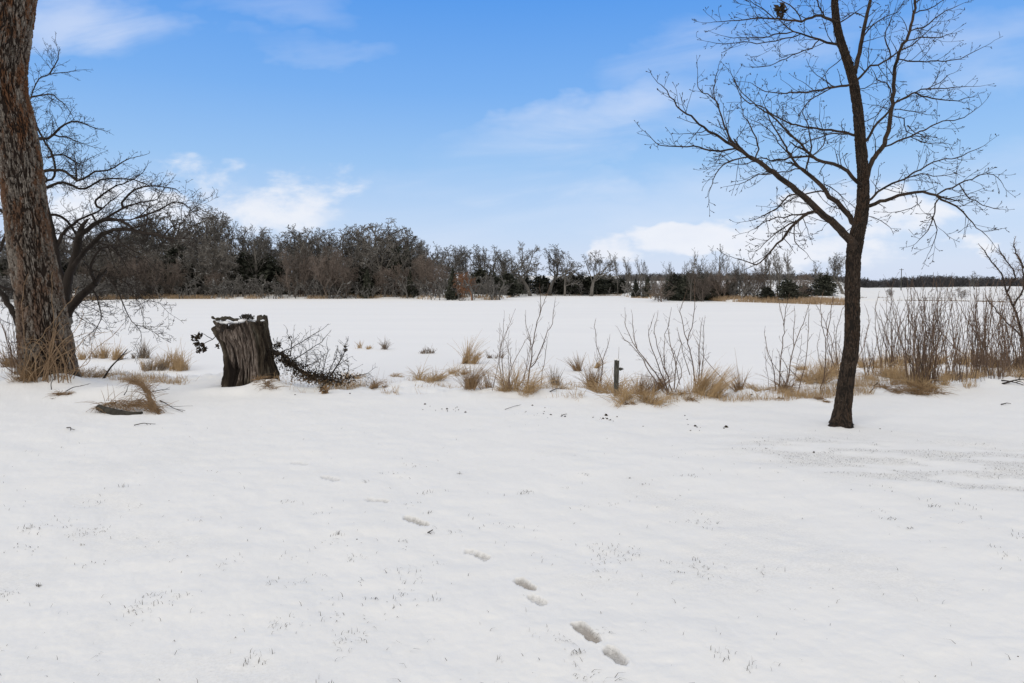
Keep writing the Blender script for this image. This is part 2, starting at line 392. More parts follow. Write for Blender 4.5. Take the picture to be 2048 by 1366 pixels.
for A, B, s, br in prints:
    L = np.linalg.norm(B - A); d = (B - A) / L; L = max(L * 1.05, .12)
    c = (A + B) / 2; hw = .048 if L > .16 else .045
    dx = XX - c[0]; dy = YY - c[1]; a = (dx * d[0] + dy * d[1]) / (L / 2); b = (dx * d[1] - dy * d[0])
    msk = (np.abs(a) < 1.6) & (np.abs(b) < .15) & (YY > 0)
    wv = hw * (1 - .22 * np.exp(-((a - .15) / .35) ** 2)) 
    jag = .13 * fbm(XX[msk] * 30, YY[msk] * 40, octv=2, seed=5)
    r = np.sqrt(np.abs(a[msk]) ** 2.6 + np.abs(b[msk] / wv[msk]) ** 2.4) + jag
    inn = 1 - sm((r - .85) / .2)
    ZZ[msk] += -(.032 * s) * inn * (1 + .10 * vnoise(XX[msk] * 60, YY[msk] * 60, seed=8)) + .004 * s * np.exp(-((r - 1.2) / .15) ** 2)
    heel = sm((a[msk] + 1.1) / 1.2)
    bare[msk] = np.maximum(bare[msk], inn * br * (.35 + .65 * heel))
    thin[msk] = np.maximum(thin[msk], inn * s * 1.25); print_shade[msk] = np.maximum(print_shade[msk], inn * s)
nr, nc = ZZ.shape
idx = np.arange(nr * nc).reshape(nr, nc)
Q = np.stack([idx[:-1, :-1], idx[:-1, 1:], idx[1:, 1:], idx[1:, :-1]], -1).reshape(-1, 4)
gr = raw_mesh('ground', np.stack([XX, YY, ZZ], -1).reshape(-1, 3), Q, M['snow'], attrs={'thin': thin, 'bare': bare, 'print_shade': print_shade})
tag(gr, kind='structure')
lx = np.linspace(-420, 420, 120); ly = np.linspace(12, 330, 120)
LX, LY = np.meshgrid(lx, ly); idl = np.arange(14400).reshape(120, 120)
lk = raw_mesh('lake', np.stack([LX, LY, np.full_like(LX, LAKE_Z)], -1).reshape(-1, 3), np.stack([idl[:-1, :-1], idl[:-1, 1:], idl[1:, 1:], idl[1:, :-1]], -1).reshape(-1, 4), M['ice'])
tag(lk, kind='structure')

# ------------------------------------------------------------------ woody growth
rng = random.Random(7)
def unit(v):
    l = math.sqrt(v[0] ** 2 + v[1] ** 2 + v[2] ** 2) + 1e-12; return (v[0] / l, v[1] / l, v[2] / l)
def side(d, ang, rg):
    """a direction at angle ang to d, random around it"""
    a = unit((rg.gauss(0, 1), rg.gauss(0, 1), rg.gauss(0, 1)))
    dt = a[0] * d[0] + a[1] * d[1] + a[2] * d[2]
    p = unit((a[0] - dt * d[0], a[1] - dt * d[1], a[2] - dt * d[2]))
    c, s = math.cos(ang), math.sin(ang)
    return (d[0] * c + p[0] * s, d[1] * c + p[1] * s, d[2] * c + p[2] * s)
def grow(out, p, d, L, r, lev, A, rg=rng):
    n = A['n'][min(lev, len(A['n']) - 1)]; st = L / n
    pts = [tuple(p)]; rad = [r]; dirs = [d]
    wg = A['wig'] * (1 + .25 * lev); up = A['up'][min(lev, len(A['up']) - 1)]
    for i in range(n):
        d = unit((d[0] + rg.gauss(0, wg), d[1] + rg.gauss(0, wg), d[2] + rg.gauss(0, wg) + up))
        p = (p[0] + d[0] * st, p[1] + d[1] * st, p[2] + d[2] * st)
        t = (i + 1) / n
        pts.append(p); rad.append(max(r * (1 - A['taper'] * t), A['minr'])); dirs.append(d)
    out.append((pts, rad, lev))
    if lev >= A['max']: return
    kids = A['kids'][min(lev, len(A['kids']) - 1)]
    kn = max(1, int(kids * rg.uniform(.75, 1.25) + .5)) if A['kfix'] else max(1, int(kids * L + rg.random()))
    lo = A['lo'][min(lev, len(A['lo']) - 1)]
    for k in range(kn):
        t = lo + (1 - lo) * (k + rg.random()) / kn
        f = t * n; i = min(int(f), n - 1); f -= i
        q = tuple(pts[i][j] * (1 - f) + pts[i + 1][j] * f for j in range(3))
        an = A['ang'] * rg.uniform(.65, 1.25)
        dd = side(dirs[i + 1], an, rg)
        rr = rad[i] * (1 - f) + rad[i + 1] * f
        LL = L * A['ratio'][min(lev, len(A['ratio']) - 1)] * rg.uniform(.6, 1.15) * (1 - A['fall'] * t)
        grow(out, q, dd, LL, max(rr * A['rr'], A['minr']), lev + 1, A, rg)

class Traced:
    """limbs traced by their run in the photograph, each bent to its own depth"""
    def __init__(s, Y0): s.Y0 = Y0; s.nodes = []; s.limbs = []
    def limb(s, pts, w0, w1, dy=0.0, tw=1.0, start=None, lo=.15, jit=1.2):
        if start is None:
            if s.nodes:
                a = np.array(s.nodes); k = np.argmin((a[:, 0] - pts[0][0]) ** 2 + (a[:, 1] - pts[0][1]) ** 2); y0 = a[k, 2]
                if math.hypot(a[k, 0] - pts[0][0], a[k, 1] - pts[0][1]) < 40: pts = [(a[k, 0], a[k, 1])] + list(pts)[(1 if math.hypot(a[k, 0] - pts[0][0], a[k, 1] - pts[0][1]) < 8 else 0):]
            else: y0 = s.Y0
        else: y0 = start
        P = np.array(pts, float); seg = np.linalg.norm(np.diff(P, axis=0), axis=1); tot = seg.sum()
        n = max(4, int(tot / 11)); C = cat_rom(P, n)
        cl = np.concatenate([[0], np.cumsum(np.linalg.norm(np.diff(C, axis=0), axis=1))]); t = cl / cl[-1]
        r_ = np.random.RandomState(int(abs(pts[0][0] * 7 + pts[-1][1] * 13)) % 99991)
        C[1:] += r_.normal(0, jit, (n - 1, 2))
        Yd = y0 + dy * t + .03 * dy * np.sin(t * 9)
        wpx = w0 + (w1 - w0) * t ** .8
        pw = np.stack([(C[:, 0] - 1024) / F * Yd, Yd, CZ - (C[:, 1] - HY) / F * Yd], 1)
        rad = wpx / 2 * Yd / F
        s.nodes += [(C[i, 0], C[i, 1], Yd[i]) for i in range(n)]
        s.limbs.append((pw, rad, tw, lo)); return s
    def twigs(s, A, dens, Lr, rg):
        out = []
        for pw, rad, tw, lo in s.limbs:
            if tw <= 0: continue
            seg = np.linalg.norm(np.diff(pw, axis=0), axis=1); cl = np.concatenate([[0], np.cumsum(seg)]); tot = cl[-1]
            cnt = int(tot * dens * tw + rg.random())
            for k in range(cnt):
                t = lo + (1 - lo) * (k + rg.random()) / cnt
                i = min(np.searchsorted(cl, t * tot) , len(pw) - 1); i = max(i, 1)
                f = (t * tot - cl[i - 1]) / max(seg[i - 1], 1e-6)
                q = pw[i - 1] * (1 - f) + pw[i] * f; d = unit(tuple(pw[i] - pw[i - 1]))
                L = min(Lr[1], Lr[0] + (Lr[1] - Lr[0]) * rg.random() * (1.1 - .6 * t)) * (1 - .35 * t)
                grow(out, tuple(q), side(d, R(rg.uniform(28, 68)), rg), L, max(min(rad[i] * .5, .008), A['minr']), 0, A, rg)
            # continuation at the tip
            d = unit(tuple(pw[-1] - pw[-2])); grow(out, tuple(pw[-1]), d, Lr[1] * .5, max(rad[-1], A['minr']), 0, A, rg)
        return out

def bark_tube(name, pw, rad, mat_, parent, origin, k=96, ns=260, amp=.03, fa=9, fz=1.6, flare=None, seed=3, lump=.03):
    """a trunk with real furrows in its surface; 'plate' is the height of the bark at each point"""
    pw = np.asarray(pw, float); rad = np.asarray(rad, float)
    t = np.linspace(0, 1, len(pw)); tt = np.linspace(0, 1, ns)
    C = cat_rom(pw, ns); Rd = np.interp(tt, t, rad)
    Tn = np.gradient(C, axis=0); Tn /= np.linalg.norm(Tn, axis=1, keepdims=True)
    S = np.cross(Tn, np.array([0., 1, 0])); S /= np.linalg.norm(S, axis=1, keepdims=True); U = np.cross(S, Tn)
    cl = np.concatenate([[0], np.cumsum(np.linalg.norm(np.diff(C, axis=0), axis=1))])
    a = np.arange(k) * 2 * math.pi / k; A_, Zl = np.meshgrid(a, cl)
    cx, cy = np.cos(A_), np.sin(A_); q = 1.0
    circ = 6.2832 * float(np.median(Rd)); na = max(8, int(circ / fa)); hz = fz
    def worley(na, hz, sd, wrp):
        uu = A_ / 6.2832 * na + wrp * vnoise(cx * 4, cy * 4, Zl / hz * .8, sd) + .45 * wrp * vnoise(cx * na * .5, cy * na * .5, Zl / hz * 4, sd + 9)
        vv = Zl / hz + .35 * vnoise(cx * 6, cy * 6, Zl / hz * 1.7, sd + 1)
        iu, iv = np.floor(uu), np.floor(vv); f1 = np.full(uu.shape, 9.); f2 = f1.copy(); cid = np.zeros(uu.shape)
        for du in (-1, 0, 1):
            for dv in (-1, 0, 1):
                gu, gv = np.mod(iu + du, na), iv + dv
                px_ = iu + du + _h(gu, gv, gu * 0, sd + 2); py_ = gv + _h(gu, gv, gu * 0, sd + 3)
                d = np.hypot(uu - px_, (vv - py_) * .62); idc = _h(gu, gv, gu * 0, sd + 4)
                cid = np.where(d < f1, idc, cid); f2 = np.where(d < f1, f1, np.minimum(f2, d)); f1 = np.minimum(f1, d)
        return f2 - f1, cid
    e1, cid = worley(na, hz, seed, 1.3); e2, cid2 = worley(int(na * 2.2), hz * .33, seed + 20, 1.0)
    n3 = vnoise(cx * na * .7, cy * na * .7, Zl / hz * 7, seed + 3)
    pl = .55 * sm(e1 / .38) + .45 * sm(e2 / .36) * sm(e1 / .2)
    pl = pl * (.75 + .4 * cid)
    pl2 = np.clip(pl + .10 * n3, 0, 1)
    lmp = fbm(cx * 1.2, cy * 1.2, Zl * .9, 3, seed + 5)
    rr = Rd[:, None] * (1 + lump * lmp) + amp * (pl2 - .5)
    if flare is not None:
        h, ex_, nl = flare
        f = np.exp(-Zl / h); rr = rr + ex_ * f * (.55 + .45 * np.cos(A_ * nl + 1.0 + .8 * vnoise(cx, cy, Zl, 77)))
    V = C[:, None, :] + rr[:, :, None] * (cx[:, :, None] * S[:, None, :] + cy[:, :, None] * U[:, None, :])
    i0 = (np.arange(ns - 1) * k)[:, None]; j = np.arange(k)[None, :]; j2 = (j + 1) % k
    Qd = np.stack([i0 + j, i0 + j2, i0 + k + j2, i0 + k + j], -1).reshape(-1, 4)
    return raw_mesh(name, V.reshape(-1, 3) - np.asarray(origin), Qd, mat_, parent, True, {'plate': pl2, 'cell': .5 * cid + .5 * cid2})

# ================================================================== the slender tree on the right
Z2 = lambda L: [(1280 + .41 * a, .41 * b) for a, b in L]
base = hit(1683, 851); YH = base[1]
tree = empty('bare_tree', base, 'slender dark bare tree with a forked crown standing alone in the snowy lawn', 'tree')
trk = [(1682, 858, 42), (1682, 846, 39), (1684, 826, 33), (1689, 790, 30.5), (1694, 746, 29), (1700, 712, 29), (1704, 690, 28.5), (1705, 647, 27.5), (1705, 600, 27), (1705, 545, 27), (1707, 505, 27.5), (1712, 477, 28), (1721, 446, 25), (1726, 417, 23), (1727, 380, 21.5), (1727, 348, 20.5), (1721, 287, 20), (1717, 230, 18.5), (1708, 164, 17), (1696, 123, 16), (1680, 82, 15), (1671, 41, 13.5), (1669, 0, 12), (1668, -60, 10), (1662, -140, 7.5), (1668, -230, 4)]
pw = np.array([W(a, b, YH) for a, b, c in trk]); rad = np.array([c / 2 * YH / F for a, b, c in trk])
seglen = np.concatenate([[0], np.cumsum(np.linalg.norm(np.diff(pw, axis=0), axis=1))]); tt = np.linspace(0, seglen[-1], 60)
pwu = np.stack([np.interp(tt, seglen, pw[:, i]) for i in range(3)], 1); radu = np.interp(tt, seglen, rad)
for _ in range(2): pwu[1:-1] = (pwu[:-2] + 2 * pwu[1:-1] + pwu[2:]) / 4
bark_tube('trunk', pwu, radu, M['bark_dark'], tree, base, k=110, ns=900, amp=.016, fa=.030, fz=.20, flare=(.13, .13, 4), seed=11, lump=.035)
H = Traced(YH)
H.nodes = [(a, b, YH) for a, b, c in trk]
def add(T_, z, w0, w1, dy, tw=1.0, lo=.12): T_.limb(Z2(z), w0 * .41, w1 * .41, dy, tw, lo=lo)
add(H, [(1040, 1200), (1005, 1150), (960, 1105), (880, 1037), (800, 960), (740, 910), (660, 850), (600, 800), (540, 770)], 44, 21, -.9, .6)
add(H, [(540, 770), (490, 735), (420, 690), (350, 650), (290, 605), (240, 560), (180, 520), (140, 455), (105, 410)], 19, 4, -.7)
add(H, [(470, 742), (360, 740), (290, 720), (200, 712), (100, 705), (42, 655)], 12, 3, .5)
add(H, [(540, 775), (430, 790), (370, 850), (340, 930)], 10, 3, -.6)
add(H, [(530, 760), (450, 690), (415, 620), (385, 520), (345, 470), (290, 440), (285, 375)], 14, 3, .5)
add(H, [(395, 545), (360, 440), (380, 345)], 7, 3, .3)
add(H, [(640, 840), (560, 860), (485, 900)], 7, 3, .5)
add(H, [(570, 770), (575, 700), (540, 620), (500, 540), (490, 450)], 9, 3, .5)
add(H, [(880, 1040), (800, 1050), (740, 1110), (680, 1180), (620, 1250), (560, 1290), (480, 1262)], 18, 4, -.8, 1.2)
add(H, [(820, 1048), (700, 1060), (620, 1075), (560, 1120)], 9, 3, .5)
add(H, [(780, 1070), (720, 1100), (640, 1160), (590, 1210)], 9, 3, -.4)
add(H, [(760, 1100), (755, 1180), (800, 1225)], 7, 3, .3)
add(H, [(790, 950), (720, 960), (680, 1010), (630, 1040), (560, 1070)], 10, 3, .6)
add(H, [(1060, 1100), (1040, 1080), (990, 1020), (930, 960), (880, 900), (830, 855), (790, 825)], 30, 17, .8, .6)
add(H, [(790, 825), (750, 780), (720, 730), (690, 680), (640, 600), (600, 500)], 14, 3, .7)
add(H, [(800, 830), (820, 780), (835, 720), (830, 640), (800, 560), (800, 480)], 10, 3, -.3)
add(H, [(885, 935), (820, 945), (760, 960), (700, 1000), (640, 1040)], 9, 3, .7)
add(H, [(790, 825), (700, 840), (620, 850), (540, 860)], 8, 3, .4)
add(H, [(900, 900), (960, 930), (1000, 980)], 6, 3, -.3)
add(H, [(1085, 905), (1060, 885), (1020, 845), (970, 805), (900, 795), (850, 770), (820, 745)], 20, 14, -.5, .8)
add(H, [(820, 745), (770, 690), (720, 640), (650, 570), (600, 540), (560, 510), (500, 480), (455, 380)], 13, 3, -.7)
add(H, [(830, 755), (740, 770), (650, 780), (580, 770), (520, 800), (440, 800)], 12, 3, .8)
add(H, [(740, 770), (680, 700), (640, 640), (560, 590)], 7, 3, .3)
add(H, [(850, 768), (900, 700), (890, 620), (870, 560)], 7, 3, .3)
add(H, [(1085, 670), (1045, 655), (960, 640), (880, 630), (800, 615), (730, 600), (670, 570), (610, 530), (560, 500), (500, 450), (460, 380)], 15, 3, .9)
add(H, [(1060, 660), (950, 650), (880, 670), (800, 700), (730, 760)], 9, 3, -.8)
add(H, [(1060, 405), (1020, 412), (940, 430), (860, 445), (760, 450), (680, 450), (600, 440), (540, 405)], 13, 3, -.9)
add(H, [(940, 430), (860, 470), (800, 520), (770, 590)], 7, 3, -.4)
add(H, [(1100, 1010), (1125, 1003), (1170, 985), (1230, 965), (1300, 945), (1380, 940), (1440, 950)], 20, 12, -.8, .7)
add(H, [(1440, 950), (1470, 980), (1540, 1010), (1600, 1060), (1640, 1110), (1690, 1150)], 12, 3, -.5, 1.2)
add(H, [(1430, 950), (1500, 920), (1570, 890), (1640, 860), (1720, 850), (1760, 880)], 10, 3, .3, 1.2)
add(H, [(1450, 985), (1430, 1060), (1400, 1130), (1360, 1170)], 8, 3, -.2)
add(H, [(1430, 1060), (1450, 1140), (1420, 1210)], 6, 3, .2)
add(H, [(1560, 900), (1600, 960), (1680, 1000), (1760, 1020)], 7, 3, .4)
add(H, [(1350, 942), (1350, 1000), (1270, 1030)], 5, 3, .4)
add(H, [(1100, 985), (1130, 965), (1170, 930), (1240, 890), (1300, 870), (1350, 830), (1420, 800), (1480, 775), (1540, 770), (1600, 745), (1665, 720)], 13, 3, .9)
add(H, [(1300, 870), (1380, 850), (1450, 860), (1520, 850)], 7, 3, .3)
add(H, [(1095, 890), (1110, 850), (1130, 790), (1160, 745), (1190, 710), (1215, 620), (1225, 540), (1235, 450), (1240, 350), (1265, 250), (1300, 190), (1325, 110), (1340, 20), (1350, -80), (1380, -250)], 26, 8, .9, .6)
add(H, [(1190, 720), (1270, 685), (1340, 655), (1400, 630), (1470, 590), (1530, 590), (1590, 570), (1640, 535)], 11, 3, -.6)
add(H, [(1330, 660), (1380, 690), (1430, 700), (1500, 695)], 6, 3, .3)
add(H, [(1300, 600), (1340, 650)], 4, 3, .3)
add(H, [(1222, 570), (1280, 580), (1300, 640), (1380, 670)], 7, 3, .5)
add(H, [(1230, 510), (1290, 480), (1340, 455), (1400, 475), (1470, 485), (1540, 490), (1620, 470)], 12, 3, .6)
add(H, [(1340, 455), (1420, 430), (1500, 430), (1600, 420)], 8, 3, -.3)
add(H, [(1400, 440), (1450, 410), (1500, 370)], 6, 3, .3)
add(H, [(1230, 540), (1320, 540), (1400, 560)], 6, 3, .4)
add(H, [(1080, 700), (1105, 688), (1130, 640), (1170, 590), (1215, 535)], 14, 10, .5, .6)
add(H, [(1225, 480), (1218, 420), (1190, 403), (1160, 400), (1140, 350)], 9, 3, -.3)
add(H, [(1075, 440), (1120, 410), (1170, 405)], 6, 3, -.3)
add(H, [(1040, 370), (1052, 340), (1060, 290), (1080, 210), (1095, 130), (1110, 50), (1125, 0), (1150, -120), (1160, -240)], 24, 10, -.4, .7)
add(H, [(1060, 385), (1120, 330), (1200, 295), (1260, 250), (1330, 220), (1400, 150), (1450, 110)], 12, 3, .5)
add(H, [(1210, 300), (1215, 240), (1190, 170), (1230, 90), (1270, 40)], 8, 3, -.4)
add(H, [(1250, 290), (1350, 300), (1450, 300), (1550, 290), (1650, 240)], 8, 3, -.5)
add(H, [(1290, 200), (1380, 180), (1460, 180), (1530, 165)], 8, 3, .5)
add(H, [(1310, 150), (1400, 120), (1480, 60), (1550, 30)], 9, 3, .3)
add(H, [(1330, 70), (1420, 40), (1500, -10)], 8, 3, -.4)
add(H, [(1085, 190), (1140, 120), (1200, 80), (1260, 60)], 9, 3, .5)
add(H, [(1105, 100), (1050, 60), (990, 90)], 7, 3, .3)
add(H, [(975, 110), (1040, 70), (1090, 30)], 8, 3, -.4)
add(H, [(960, 110), (935, 100), (890, 80), (840, 85), (780, 105), (700, 95), (620, 90), (540, 90), (450, 100), (370, 105)], 16, 3, -.9, 1.2)
add(H, [(900, 80), (870, 30), (850, -20), (830, -90)], 9, 3, -.3)
add(H, [(800, 100), (760, 50), (700, 10), (650, -20)], 8, 3, .4)
add(H, [(660, 92), (600, 40), (530, 0)], 7, 3, -.3)
add(H, [(960, 215), (935, 208), (880, 190), (800, 165), (740, 150), (700, 115)], 14, 5, .5)
add(H, [(740, 150), (670, 165), (600, 185), (500, 185), (430, 180)], 8, 3, .4)
add(H, [(800, 175), (700, 190), (600, 210), (500, 205), (370, 215)], 7, 3, -.2)
add(H, [(880, 195), (830, 235), (760, 260), (700, 290), (640, 320), (575, 325)], 7, 3, -.4)
add(H, [(990, 290), (920, 340), (870, 410)], 5, 3, -.4, .4)
add(H, [(1118, 1058), (1160, 1070), (1215, 1100)], 5, 3, .3, .5)
add(H, [(1080, 600), (1150, 560), (1200, 500)], 5, 3, -.3)
add(H, [(950, -10), (870, -60), (780, -90), (680, -110)], 12, 3, -.6)
add(H, [(1345, 0), (1420, -60), (1500, -140)], 10, 3, .5)
add(H, [(1130, -20), (1050, -90), (1000, -180)], 10, 3, .5)
add(H, [(1140, -60), (1220, -130), (1260, -230)], 10, 3, -.5)
add(H, [(985, -150), (900, -220), (800, -260)], 9, 3, .5)
add(H, [(1370, -180), (1470, -230), (1540, -300)], 8, 3, -.5)
rg = random.Random(5)
AT = dict(n=[6, 4, 3], wig=.13, up=[.035, .02, .01], taper=.62, minr=.0026, max=2, kids=[7.5, 10], kfix=False, lo=[.18, .15], ang=R(48), ratio=[.42, .42], fall=.45, rr=.62)
tw = H.twigs(AT, 9.5, (.14, .66), rg)
# buds
bud = []
for p, r, lv in tw:
    a = np.array(p[-1]); d = np.array(p[-1]) - np.array(p[-2]); d /= np.linalg.norm(d) + 1e-9
    if rg.random() < .6: bud.append(([a - d * .004, a + d * .006, a + d * .020], [.003, .0062, .0012]))
lines = [(p, r) for p, r in [(l[0], l[1]) for l in H.limbs if l[1][0] > .012]]
VA, QA = tube_arrays([(l[0], np.concatenate([[l[1][0] * .7, l[1][1] * .85], l[1][2:]])) for l in H.limbs], 10)
nz = fbm(VA[:, 0] * 22, VA[:, 1] * 22, VA[:, 2] * 22, 3, 3)
cro = raw_mesh('crown', VA - base, QA, M['bark_dark'], tree, attrs={'plate': np.clip(.55 + .5 * nz, 0, 1)})
tubes('twigs', [(p, r) for p, r, _ in tw], M['twig'], tree, 3, base)
tubes('buds', bud, M['twig'], tree, 4, base)
def leaf_cluster(name, c, rad_, n, size, mt, parent=None, origin=(0, 0, 0), flat=1.0, seed=1):
    r_ = np.random.RandomState(seed); 
    c0 = np.asarray(c) - np.asarray(origin)
    d = r_.normal(0, 1, (n, 3)); d /= np.linalg.norm(d, axis=1, keepdims=True); d *= (r_.rand(n, 1) ** .4) * rad_ * np.array([1, 1, flat])
    P = c0 + d
    a = r_.normal(0, 1, (n, 3)); a /= np.linalg.norm(a, axis=1, keepdims=True); b = np.cross(a, r_.normal(0, 1, (n, 3))); b /= np.linalg.norm(b, axis=1, keepdims=True); nn = np.cross(a, b)
    s = size * r_.uniform(.6, 1.3, (n, 1))
    V = np.stack([P - a * s, P - b * s * .45 + nn * s * .25, P + a * s, P + b * s * .45 + nn * s * .3, P], 1)
    base_ = (np.arange(n) * 5)[:, None]
    Tq = np.concatenate([base_ + np.array([[0, 1, 4]]), base_ + np.array([[1, 2, 4]]), base_ + np.array([[2, 3, 4]]), base_ + np.array([[3, 0, 4]])])
    return raw_mesh(name, V.reshape(-1, 3), Tq, mt, parent, False, k=3)
leaf_cluster('dead_leaves', W(1561, 20, YH - .75), .075, 40, .05, M['leaf'], tree, base, 1.3, 4)

# ================================================================== the old leaning tree on the left
YL = 14.3; bb = W(98, 770, YL)
old = empty('old_tree', bb, 'massive old tree with thick furrowed rusty grey bark leaning at the left edge', 'tree')
tl = [(99, 785, 112), (98, 765, 106), (96, 740, 96), (94, 700, 88), (87, 650, 84), (80, 600, 79), (71, 550, 76), (62, 500, 74), (56, 452, 72), (50, 400, 73), (43, 350, 73), (36, 300, 71), (26, 250, 73), (13, 200, 70), (9, 150, 70), (11, 100, 74), (14, 50, 80), (17, 0, 88), (18, -60, 106), (5, -140, 108), (-14, -260, 96), (-40, -420, 84), (-70, -600, 70)]
pw = np.array([W(a, b, YL) for a, b, c in tl]); rad = np.array([c / 2 * YL / F for a, b, c in tl])
seglen = np.concatenate([[0], np.cumsum(np.linalg.norm(np.diff(pw, axis=0), axis=1))]); tt = np.linspace(0, seglen[-1], 70)
pwu = np.stack([np.interp(tt, seglen, pw[:, i]) for i in range(3)], 1); radu = np.interp(tt, seglen, rad)
for _ in range(2): pwu[1:-1] = (pwu[:-2] + 2 * pwu[1:-1] + pwu[2:]) / 4
bark_tube('trunk', pwu, radu, M['bark_big'], old, bb, k=420, ns=1150, amp=.064, fa=.062, fz=.42, flare=(.35, .10, 5), seed=41, lump=.045)
lim = [(W(-30, -330, YL), .30), (W(60, -520, YL - .6), .24), (W(230, -700, YL - 1.2), .17), (W(420, -860, YL - 1.6), .1)]
lim2 = [(W(-40, -420, YL), .30), (W(-160, -560, YL + .8), .22), (W(-330, -660, YL + 1.4), .14), (W(-500, -700, YL + 2), .08)]
for L_ in (lim, lim2):
    P_ = cat_rom([q[0] for q in L_], 24); r_ = np.interp(np.linspace(0, 1, 24), np.linspace(0, 1, 4), [q[1] for q in L_])
    tubes('limb', [(P_, r_)], M['twig'], old, 16, bb)

# ================================================================== gnarled small tree behind it
Z8 = lambda L: [(.2246 * a, 400 + .2246 * b) for a, b in L]
Z1 = lambda L: [(.6297 * a, .6297 * b) for a, b in L]
YG = YL + 1.3
gb = np.array([(118 - 1024) / F * YG, YG, G((118 - 1024) / F * YG, YG) - .05])
gn = empty('gnarled_tree', gb, 'low spreading gnarled bare tree behind the massive leaning trunk', 'tree')
K = Traced(YG)
def a8(z, w0, w1, dy, tw=1.0, lo=.1): K.limb(Z8(z), w0 * .2246, w1 * .2246, dy, tw, lo=lo, jit=.8)
def a1(z, w0, w1, dy, tw=1.0, lo=.1): K.limb(Z1(z), w0 * .63, w1 * .63, dy, tw, lo=lo, jit=.8)
K.limb([(118, 770), (122, 700), (128, 655), (134, 630)], 26, 22, 0, 0)
a8([(595, 1040), (630, 960), (700, 870), (780, 800), (850, 740)], 90, 55, -.2, .3)
a8([(850, 740), (810, 650), (820, 560), (880, 450), (1000, 400), (1150, 420)], 30, 8, -.6)
a8([(570, 1000), (580, 850), (610, 700), (650, 580), (680, 480), (690, 400), (700, 330)], 88, 62, .1, .3)
a8([(700, 340), (760, 275), (860, 205), (930, 175), (1010, 170), (1090, 195), (1180, 250)], 50, 22, -.9)
a8([(740, 290), (860, 210), (1000, 130), (1120, 60), (1250, 20), (1380, 0), (1440, -60)], 34, 7, .5)
a8([(640, 620), (720, 500), (810, 400), (900, 320), (1030, 262), (1150, 270), (1300, 295), (1450, 330)], 48, 24, -1.0)
a8([(1450, 330), (1510, 250), (1620, 200), (1680, 130), (1700, 60)], 16, 4, .4)
a8([(1620, 200), (1610, 100), (1640, 0)], 8, 3, .2); a8([(1690, 110), (1740, 60), (1810, 10)], 8, 3, -.2)
a8([(1450, 330), (1600, 345), (1750, 340), (1850, 360)], 14, 3, -.4)
a8([(560, 800), (520, 600), (500, 430), (460, 250), (430, 130), (400, 0), (370, -150)], 70, 30, .4, .5)
a8([(500, 420), (560, 300), (640, 225), (760, 150), (880, 95), (960, 30), (1060, -40)], 36, 7, .6)
a8([(430, 130), (520, 140), (600, 190), (660, 270), (692, 340)], 26, 18, .3, .8)
a8([(690, 370), (620, 330), (560, 300), (480, 300)], 18, 8, .4)
a8([(790, 150), (840, 170), (880, 220), (960, 300)], 16, 5, .4)
a8([(1020, 165), (1160, 180), (1250, 140), (1340, 60), (1430, 20)], 18, 5, .7)
a8([(1290, 290), (1310, 180), (1310, 90), (1360, -20), (1400, -110)], 14, 4, .4)
a8([(1060, 260), (1050, 350), (1120, 420), (1250, 480), (1340, 570), (1400, 650)], 14, 4, -.5)
a8([(860, 400), (960, 400), (1050, 470), (1130, 600), (1180, 700), (1240, 780)], 16, 4, -.6)
a8([(800, 640), (920, 660), (1050, 700), (1160, 760), (1280, 850)], 14, 4, -.3)
a8([(820, 770), (850, 830), (890, 950), (900, 1060), (850, 1150), (800, 1200), (720, 1230)], 14, 4, -.7, .8)
a8([(990, 680), (1060, 840), (1110, 950), (1150, 1050), (1210, 1110), (1250, 1180), (1255, 1250)], 14, 4, -.8, .9)
a8([(1210, 1090), (1300, 1130), (1390, 1190)], 7, 3, -.2)
a8([(1100, 740), (1200, 840), (1330, 900), (1420, 920), (1500, 1000)], 10, 3, -.4)
a8([(1200, 830), (1240, 900), (1275, 960)], 7, 3, .3)
a8([(700, 870), (740, 930), (820, 960), (880, 990)], 8, 3, -.3)
a8([(660, 940), (700, 1040), (780, 1090), (880, 1130)], 8, 3, -.5)
a8([(620, 980), (700, 920), (760, 740)], 8, 4, -.5, .4)
a1([(175, 560), (170, 500), (140, 445), (115, 400), (92, 355), (100, 300), (125, 250), (160, 235), (215, 228)], 8, 2.5, .4)
a1([(160, 235), (180, 200), (185, 165)], 5, 2, .2); a1([(103, 305), (160, 300), (190, 320), (220, 350)], 6, 2, -.3)
a1([(120, 440), (160, 435), (200, 400), (240, 385), (300, 405)], 11, 3, -.3)
a1([(170, 435), (220, 440), (275, 460)], 6, 2, .3)
a1([(130, 545), (180, 540), (215, 550), (250, 575), (300, 545), (350, 540), (410, 500)], 12, 3, -.3)
a1([(250, 575), (240, 520), (235, 480)], 6, 2, .3); a1([(150, 500), (200, 490), (250, 520), (290, 500)], 7, 2, .5)
a1([(140, 600), (200, 580), (260, 600), (330, 570), (420, 570), (470, 590)], 10, 3, .4)
a1([(300, 640), (350, 600), (400, 580), (440, 560)], 8, 3, .3); a1([(390, 640), (430, 600), (500, 590), (555, 600)], 8, 3, -.3)
a1([(440, 700), (500, 670), (560, 640), (600, 660)], 8, 3, .3)
